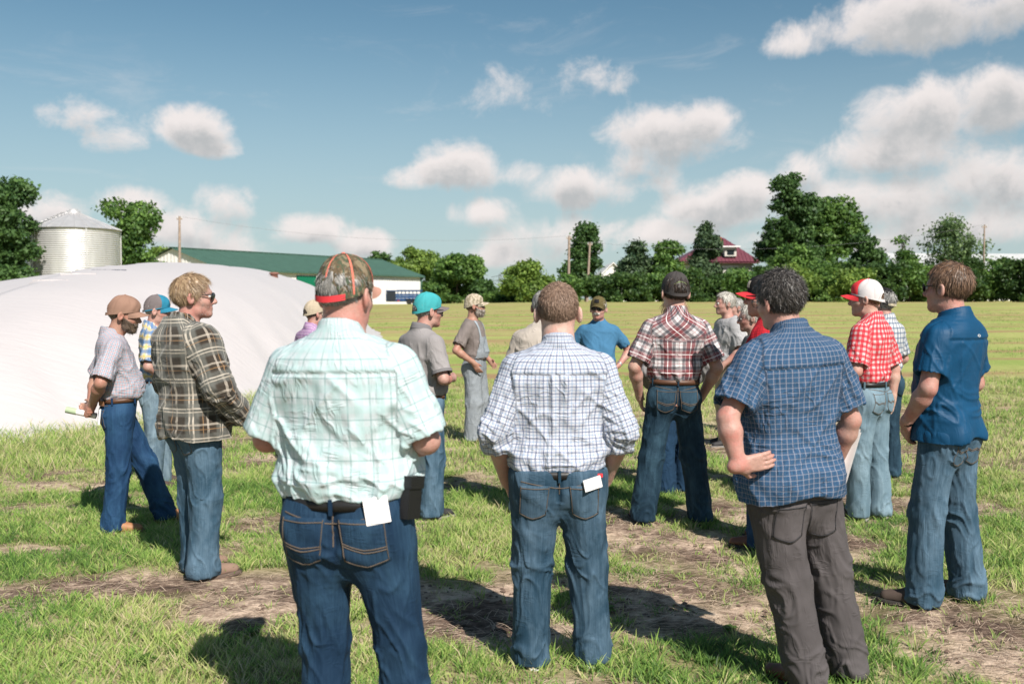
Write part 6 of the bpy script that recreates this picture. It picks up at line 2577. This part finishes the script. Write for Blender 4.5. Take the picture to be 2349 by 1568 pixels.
mb = MB().box((0, 0, 0), (.075, .010, .11)).box((0, -.006, 0), (.062, .004, .10))
item('phone', mb, plain('pale phone case', (.62, .62, .63), .35), p, (.09, h_[1] - .004, .90), 'pale phone in the dark jeans back pocket under the clasped hands', 'phone', (R(-6), 0, 0))
MB().box(np.array((.135, h_[1] + .015, 1.0)) * p.s, (.05, .006, .034), Matrix.Rotation(R(35), 3, 'Z')).obj('leather_patch', plain('brown leather patch', (.22, .10, .05), .7), p.root)
p = PP['gingham']
wr = p.Wr['R']
prof = [(0, -.105), (.030, -.105), (.033, -.095), (.033, .03), (.031, .05), (.016, .085), (.0135, .09), (.0135, .10)]
m_pet, t, b = principled('clear bottle plastic')
b.inputs['Base Color'].default_value = (.86, .90, .92, 1)
b.inputs['Roughness'].default_value = .08
b.inputs['Transmission Weight'].default_value = .75
b.inputs['IOR'].default_value = 1.2
o = item('water_bottle', MB().lathe(prof, 20), m_pet, p, (wr[0] - .040, wr[1] + .030, wr[2] - .085), 'clear plastic water bottle with blue cap held beside the light jeans', 'bottle', (R(6), 0, 0), True)
MB().lathe([(0, .118), (.0155, .117), (.0155, .096)], 16).obj('bottle_cap', plain('blue bottle cap', (.02, .12, .5), .4), o, True)
MB().lathe([(.0336, -.04), (.0338, -.035), (.0338, .02), (.0336, .025)], 20).obj('bottle_label', plain('pale bottle label', (.62, .66, .70), .5), o, True)


def watch(P, k, mat):
    W_, E_ = P.Wr[k], P.E[k]
    d = (E_ - W_) / np.linalg.norm(E_ - W_)
    c = W_ + d * .012
    MB().tube(np.array([c - d * .011, c + d * .011]) * P.s, [.0325 * P.s] * 2, 18).obj('wristwatch', mat, P.root, True)


watch(PP['polo'], 'L', M_BLACK)
watch(PP['center'], 'L', plain('steel watch', (.55, .55, .55), .3, .8))

# small maker's mark on the back of the deep blue polo, just under the collar
p = PP['polo']
bv = BVHTree.FromPolygons([Vector(q) for q in p.shirtV], [tuple(q) for q in p.shirtQ.tolist()])
sh_o = [c for c in p.root.children if c.name.startswith('shirt')][0]
m_mark = plain('silver print', (.42, .44, .46), .5)
for sg in (1, -1):
    p.ribbon(bv, [(.012 * math.cos(a), 1.415 + sg * (-.006 + .012 * math.sin(a))) for a in np.linspace(.15, math.pi - .15, 9)], .0045, m_mark, sh_o, 'printed_mark', .002)

# ================================================================== grass, straw and weeds
def blade_mat():
    m = bpy.data.materials.new('grass blades')
    m.use_nodes = True
    t = NT(m.node_tree)
    t.n.clear()
    o = t.n.new('ShaderNodeOutputMaterial')
    r = t.attr('rnd', 'Fac')
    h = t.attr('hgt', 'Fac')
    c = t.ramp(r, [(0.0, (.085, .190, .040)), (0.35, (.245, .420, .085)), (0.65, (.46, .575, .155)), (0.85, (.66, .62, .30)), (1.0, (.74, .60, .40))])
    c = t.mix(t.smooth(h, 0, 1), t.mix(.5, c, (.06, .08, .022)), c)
    d = t.n.new('ShaderNodeBsdfPrincipled')
    t.put(d.inputs['Base Color'], c)
    geo = t.n.new('ShaderNodeNewGeometry')
    vm = t.n.new('ShaderNodeVectorMath')
    vm.operation = 'MULTIPLY_ADD'
    t.link(geo.outputs['Normal'], vm.inputs[0])
    vm.inputs[1].default_value = (.55, .55, .55)
    vm.inputs[2].default_value = (0, 0, .62)
    vn = t.n.new('ShaderNodeVectorMath')
    vn.operation = 'NORMALIZE'
    t.link(vm.outputs[0], vn.inputs[0])
    t.link(vn.outputs[0], d.inputs['Normal'])
    d.inputs['Roughness'].default_value = .5
    d.inputs['Specular IOR Level'].default_value = .3
    tr = t.n.new('ShaderNodeBsdfTranslucent')
    t.put(tr.inputs[0], c)
    mx = t.n.new('ShaderNodeMixShader')
    mx.inputs[0].default_value = .4
    t.link(d.outputs[0], mx.inputs[1])
    t.link(tr.outputs[0], mx.inputs[2])
    t.link(mx.outputs[0], o.inputs[0])
    return m


M_BLADE = blade_mat()


def blades(cx, cy, n_each, hgt, spread, wid, rn, g, lean=.5, segs=2):
    """tufts at cx, cy; arrays hgt, spread, wid, rn per tuft"""
    n = len(cx)
    X = np.repeat(cx, n_each)
    Y = np.repeat(cy, n_each)
    Hh = np.repeat(hgt, n_each) * g.uniform(.45, 1.15, n * n_each)
    Sp = np.repeat(spread, n_each)
    a = g.uniform(0, 2 * math.pi, len(X))
    rr = np.sqrt(g.uniform(0, 1, len(X))) * Sp
    bx_, by_ = X + np.cos(a) * rr, Y + np.sin(a) * rr
    bz_ = gz(bx_, by_) - .012
    ln = lean * (rr / np.maximum(Sp, 1e-4)) * .9 + np.abs(g.normal(0, .22, len(X)))
    la = a + g.normal(0, .7, len(X))
    dx, dy = np.cos(la), np.sin(la)
    w = np.repeat(wid, n_each) * g.uniform(.7, 1.3, len(X))
    fa = g.uniform(0, math.pi, len(X))
    wx, wy = np.cos(fa) * w, np.sin(fa) * w
    V, hh = [], []
    for k in range(segs + 1):
        f = k / segs
        hx = Hh * ln * f ** 1.7
        p = np.stack([bx_ + dx * hx, by_ + dy * hx, bz_ + Hh * f * (1 - .25 * ln * f)], 1)
        if k < segs:
            s = (1 - .35 * f)
            V += [p - np.stack([wx * s, wy * s, 0 * wx], 1), p + np.stack([wx * s, wy * s, 0 * wx], 1)]
            hh += [np.full(len(X), f)] * 2
        else:
            V.append(p)
            hh.append(np.full(len(X), 1.0))
    nv = 2 * segs + 1
    V = np.stack(V, 1).reshape(-1, 3)
    hh = np.stack(hh, 1).ravel()
    b0 = np.arange(len(X))[:, None] * nv
    Qs = [b0 + np.array([2 * k, 2 * k + 1, 2 * k + 3, 2 * k + 2])[None] for k in range(segs - 1)]
    T = b0 + np.array([2 * segs - 2, 2 * segs - 1, 2 * segs])[None]
    r_ = np.clip(np.repeat(rn, n_each) + g.normal(0, .16, len(X)), 0, 1)
    return V, (np.concatenate(Qs) if Qs else np.zeros((0, 4), int)), T, np.repeat(r_, nv), hh


def pile_r(x, y):
    return pile_h(np.asarray(x), np.asarray(y))[1]


def scatter(g, n, y0, y1, p=1.0, slope=.60, mar=1.4):
    y = y0 + (y1 - y0) * g.uniform(0, 1, n) ** p
    x = g.uniform(-1, 1, n) * (slope * y + mar)
    return x, y


def grass_object(name, label, parts):
    V, Q, T, R_, H_ = [], [], [], [], []
    off = 0
    for (v, q, t_, r_, h_) in parts:
        V.append(v)
        Q.append(q + off)
        T.append(t_ + off)
        R_.append(r_)
        H_.append(h_)
        off += len(v)
    polys = [np.concatenate(T)]
    q = np.concatenate(Q)
    if len(q):
        polys.insert(0, q)
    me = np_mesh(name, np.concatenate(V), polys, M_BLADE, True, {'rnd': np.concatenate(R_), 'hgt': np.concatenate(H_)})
    return tag(mobj(name, me), label, kind='stuff')


def make_grass():
    g = np.random.default_rng(4)
    parts = []
    # near tufts
    x, y = scatter(g, 30000, 3.2, 9.5, .8)
    G = grassiness(x, y)
    G2 = G - .22 + .5 * vnoise(x * 7, y * 7, seed=12)
    k = (G2 > .10 + .40 * g.uniform(0, 1, len(x))) & (pile_r(x, y) > 1.02)
    x, y, G = x[k], y[k], G[k]
    tone = np.clip(.43 + .45 * fbm(x * 1.1, y * 1.1, oct=2, seed=90) + g.normal(0, .16, len(x)), 0, 1)
    hg = (.038 + .055 * G ** 1.5) * g.uniform(.6, 1.25, len(x))
    parts.append(blades(x, y, 13, hg, .026 + .03 * g.uniform(0, 1, len(x)), np.full(len(x), .0030), tone, g, .75))
    # lone tufts on the bare patches
    x, y = scatter(g, 7000, 3.2, 10, .8)
    k = (grassiness(x, y) < .5) & (g.uniform(0, 1, len(x)) < .5)
    x, y = x[k], y[k]
    parts.append(blades(x, y, 9, g.uniform(.025, .085, len(x)), g.uniform(.015, .05, len(x)), np.full(len(x), .0026), np.clip(g.normal(.58, .2, len(x)), 0, 1), g, .9))
    # taller upright clumps
    x, y = scatter(g, 2600, 3.4, 9.0, .8)
    G = grassiness(x, y)
    k = (G > .45) & (g.uniform(0, 1, len(x)) < .55)
    x, y = x[k], y[k]
    parts.append(blades(x, y, 20, g.uniform(.06, .12, len(x)), g.uniform(.03, .07, len(x)), np.full(len(x), .0036), np.clip(g.normal(.52, .14, len(x)), 0, 1), g, .7, 3))
    # middle distance
    x, y = scatter(g, 30000, 9.3, 20, 1.0)
    G = grassiness(x, y)
    k = (G > .16 + .35 * g.uniform(0, 1, len(x))) & (pile_r(x, y) > 1.01)
    x, y, G = x[k], y[k], G[k]
    tone = np.clip(.62 + .28 * fbm(x * .5, y * .5, oct=2, seed=91) + g.normal(0, .14, len(x)), 0, 1)
    parts.append(blades(x, y, 6, (.05 + .06 * G) * g.uniform(.6, 1.3, len(x)), np.full(len(x), .055), np.full(len(x), .0048), tone, g))
    # stubble of the mown field
    x, y = scatter(g, 17000, 19, 62, 1.25, .58, 2)
    row = fbm(x * .035 + 3, y * .42, oct=3, seed=95)
    k = (row < .10) & (pile_r(x, y) > 1.01)
    x, y = x[k], y[k]
    tone = np.clip(.52 + .22 * fbm(x * .08, y * .5, oct=2, seed=92) + g.normal(0, .10, len(x)), 0, 1)
    sc = .6 + y / 45
    parts.append(blades(x, y, 5, g.uniform(.04, .085, len(x)) * np.minimum(sc, 1.3), .10 * sc, .005 * sc, tone, g))
    grass_object('grass', 'regrowing grass and mown stubble over the hay field', parts)

    # rough dry grass along the foot of the tarpaulin
    th = g.uniform(0, 1, 9000)
    x, y = scatter(g, 60000, 9.0, 26, 1.0, .62, 2)
    r_ = pile_r(x, y)
    k = (r_ > .985) & (r_ < 1.10 + .12 * g.uniform(0, 1, len(x))) & (x < 2)
    x, y = x[k][:6500], y[k][:6500]
    tone = np.clip(g.normal(.66, .2, len(x)), 0, 1)
    grass_object('rough_grass', 'tall dry rough grass along the foot of the white tarpaulin',
                 [blades(x, y, 9, g.uniform(.06, .26, len(x)), np.full(len(x), .07), np.full(len(x), .0034), tone, g, .7, 3)])

    # dead straw lying on the bare soil
    x, y = scatter(g, 60000, 3.2, 13, .8)
    G = grassiness(x, y)
    dens = fbm(x * 1.3, y * 1.3, oct=2, seed=97)
    k = (G < .62) & (dens > -.35 + .5 * (g.uniform(0, 1, len(x)) - .5))
    x, y = x[k][:30000], y[k][:30000]
    n = len(x)
    a = g.normal(.25, .75, n)
    L = g.uniform(.015, .085, n)
    w = g.uniform(.0006, .0014, n)
    z = gz(x, y) + .004 + g.uniform(0, .012, n)
    z = z + .020 * fbm(x * 3, y * 3, oct=3, seed=40)
    dx, dy = np.cos(a), np.sin(a)
    V = []
    for f, lift in ((-1, 0), (0, .006), (1, 0)):
        p = np.stack([x + dx * L * f, y + dy * L * f, z + lift * g.uniform(0, 2, n)], 1)
        V += [p - np.stack([-dy * w, dx * w, 0 * w], 1), p + np.stack([-dy * w, dx * w, 0 * w], 1)]
    V = np.stack(V, 1).reshape(-1, 3)
    b0 = np.arange(n)[:, None] * 6
    Q = np.concatenate([b0 + np.array([0, 1, 3, 2])[None], b0 + np.array([2, 3, 5, 4])[None]])
    m, t, b = principled('dead straw')
    t.put(b.inputs['Base Color'], t.mix(t.attr('rnd', 'Fac'), (.30, .205, .14), (.70, .55, .41)))
    b.inputs['Roughness'].default_value = .7
    o = mobj('straw', np_mesh('straw', V, Q, m, True, {'rnd': np.repeat(g.uniform(0, 1, n), 6)}))
    tag(o, 'dead straw strewn over the bare soil between grass tufts', kind='stuff')

    # clods of soil
    x, y = scatter(g, 9000, 3.2, 11, .8)
    k = grassiness(x, y) < .40
    x, y = x[k][:2600], y[k][:2600]
    n = len(x)
    dirs = np.array([[0, 0, 1], [1, 0, .1], [.3, .9, .1], [-.8, .6, .1], [-.8, -.6, .1], [.3, -.9, .1]])
    r_ = g.uniform(.006, .022, n)[:, None, None] * g.uniform(.6, 1.2, (n, 6, 1))
    V = dirs[None] * r_ * np.array([1, 1, .7]) + np.stack([x, y, gz(x, y) + .01 * fbm(x * 3, y * 3, oct=3, seed=40)], 1)[:, None]
    b0 = np.arange(n)[:, None] * 6
    T = np.concatenate([b0 + np.array([0, i_, i_ % 5 + 1])[None] for i_ in range(1, 6)])
    o = mobj('soil_clods', np_mesh('soil_clods', V.reshape(-1, 3), T, plain('crumbly soil', (.13, .085, .062), .95, 0, .3, 30), True))
    tag(o, 'small crumbs of dark soil on the bare ground', kind='stuff')

    # broad-leaved weeds, a few you can pick out
    spots = [(1655, 1500), (1690, 1462), (1640, 1535), (385, 1515), (330, 1530), (700, 1385), (560, 1470), (1385, 1415)]
    wr = random.Random(8)
    mw = leaf_mat('weed leaves', (.05, .11, .02), (.13, .22, .04))
    desc = ['under the charcoal trousers, lowest clump', 'left of the charcoal trousers, upper clump', 'left of the charcoal trousers near the bottom edge',
            'in the left foreground grass', 'furthest into the left foreground grass', 'beside the indigo jeans', 'in the cap shadow', 'between the check shirts']
    for q, (px, py) in enumerate(spots):
        x0, y0 = gp(px, py)
        mb = MB()
        for l_ in range(7):
            a = wr.uniform(0, 6.28)
            L = wr.uniform(.03, .065)
            w = L * .42
            e_ = wr.uniform(.2, .9)
            d_ = np.array([math.cos(a), math.sin(a), 0])
            s_ = np.array([-d_[1], d_[0], 0])
            P = []
            for f in (0, .3, .65, 1):
                c = d_ * (.012 + L * f) + np.array([0, 0, .02 + L * f * e_ - .03 * f * f])
                ww = w * math.sin(math.pi * (f * .9 + .05)) ** .8
                P.append([c - s_ * ww, c + np.array([0, 0, -.004]), c + s_ * ww])
            mb.grid(np.array(P))
        o = mb.obj('weed', mw, None, True, (x0, y0, float(gz(x0, y0))))
        at_ = o.data.attributes.new('rnd', 'FLOAT', 'POINT')
        at_.data.foreach_set('value', np.full(len(o.data.vertices), wr.uniform(.2, .9), F32))
        tag(o, 'small broad-leaved weed ' + desc[q], 'weed', 'weeds in the grass')


make_grass()
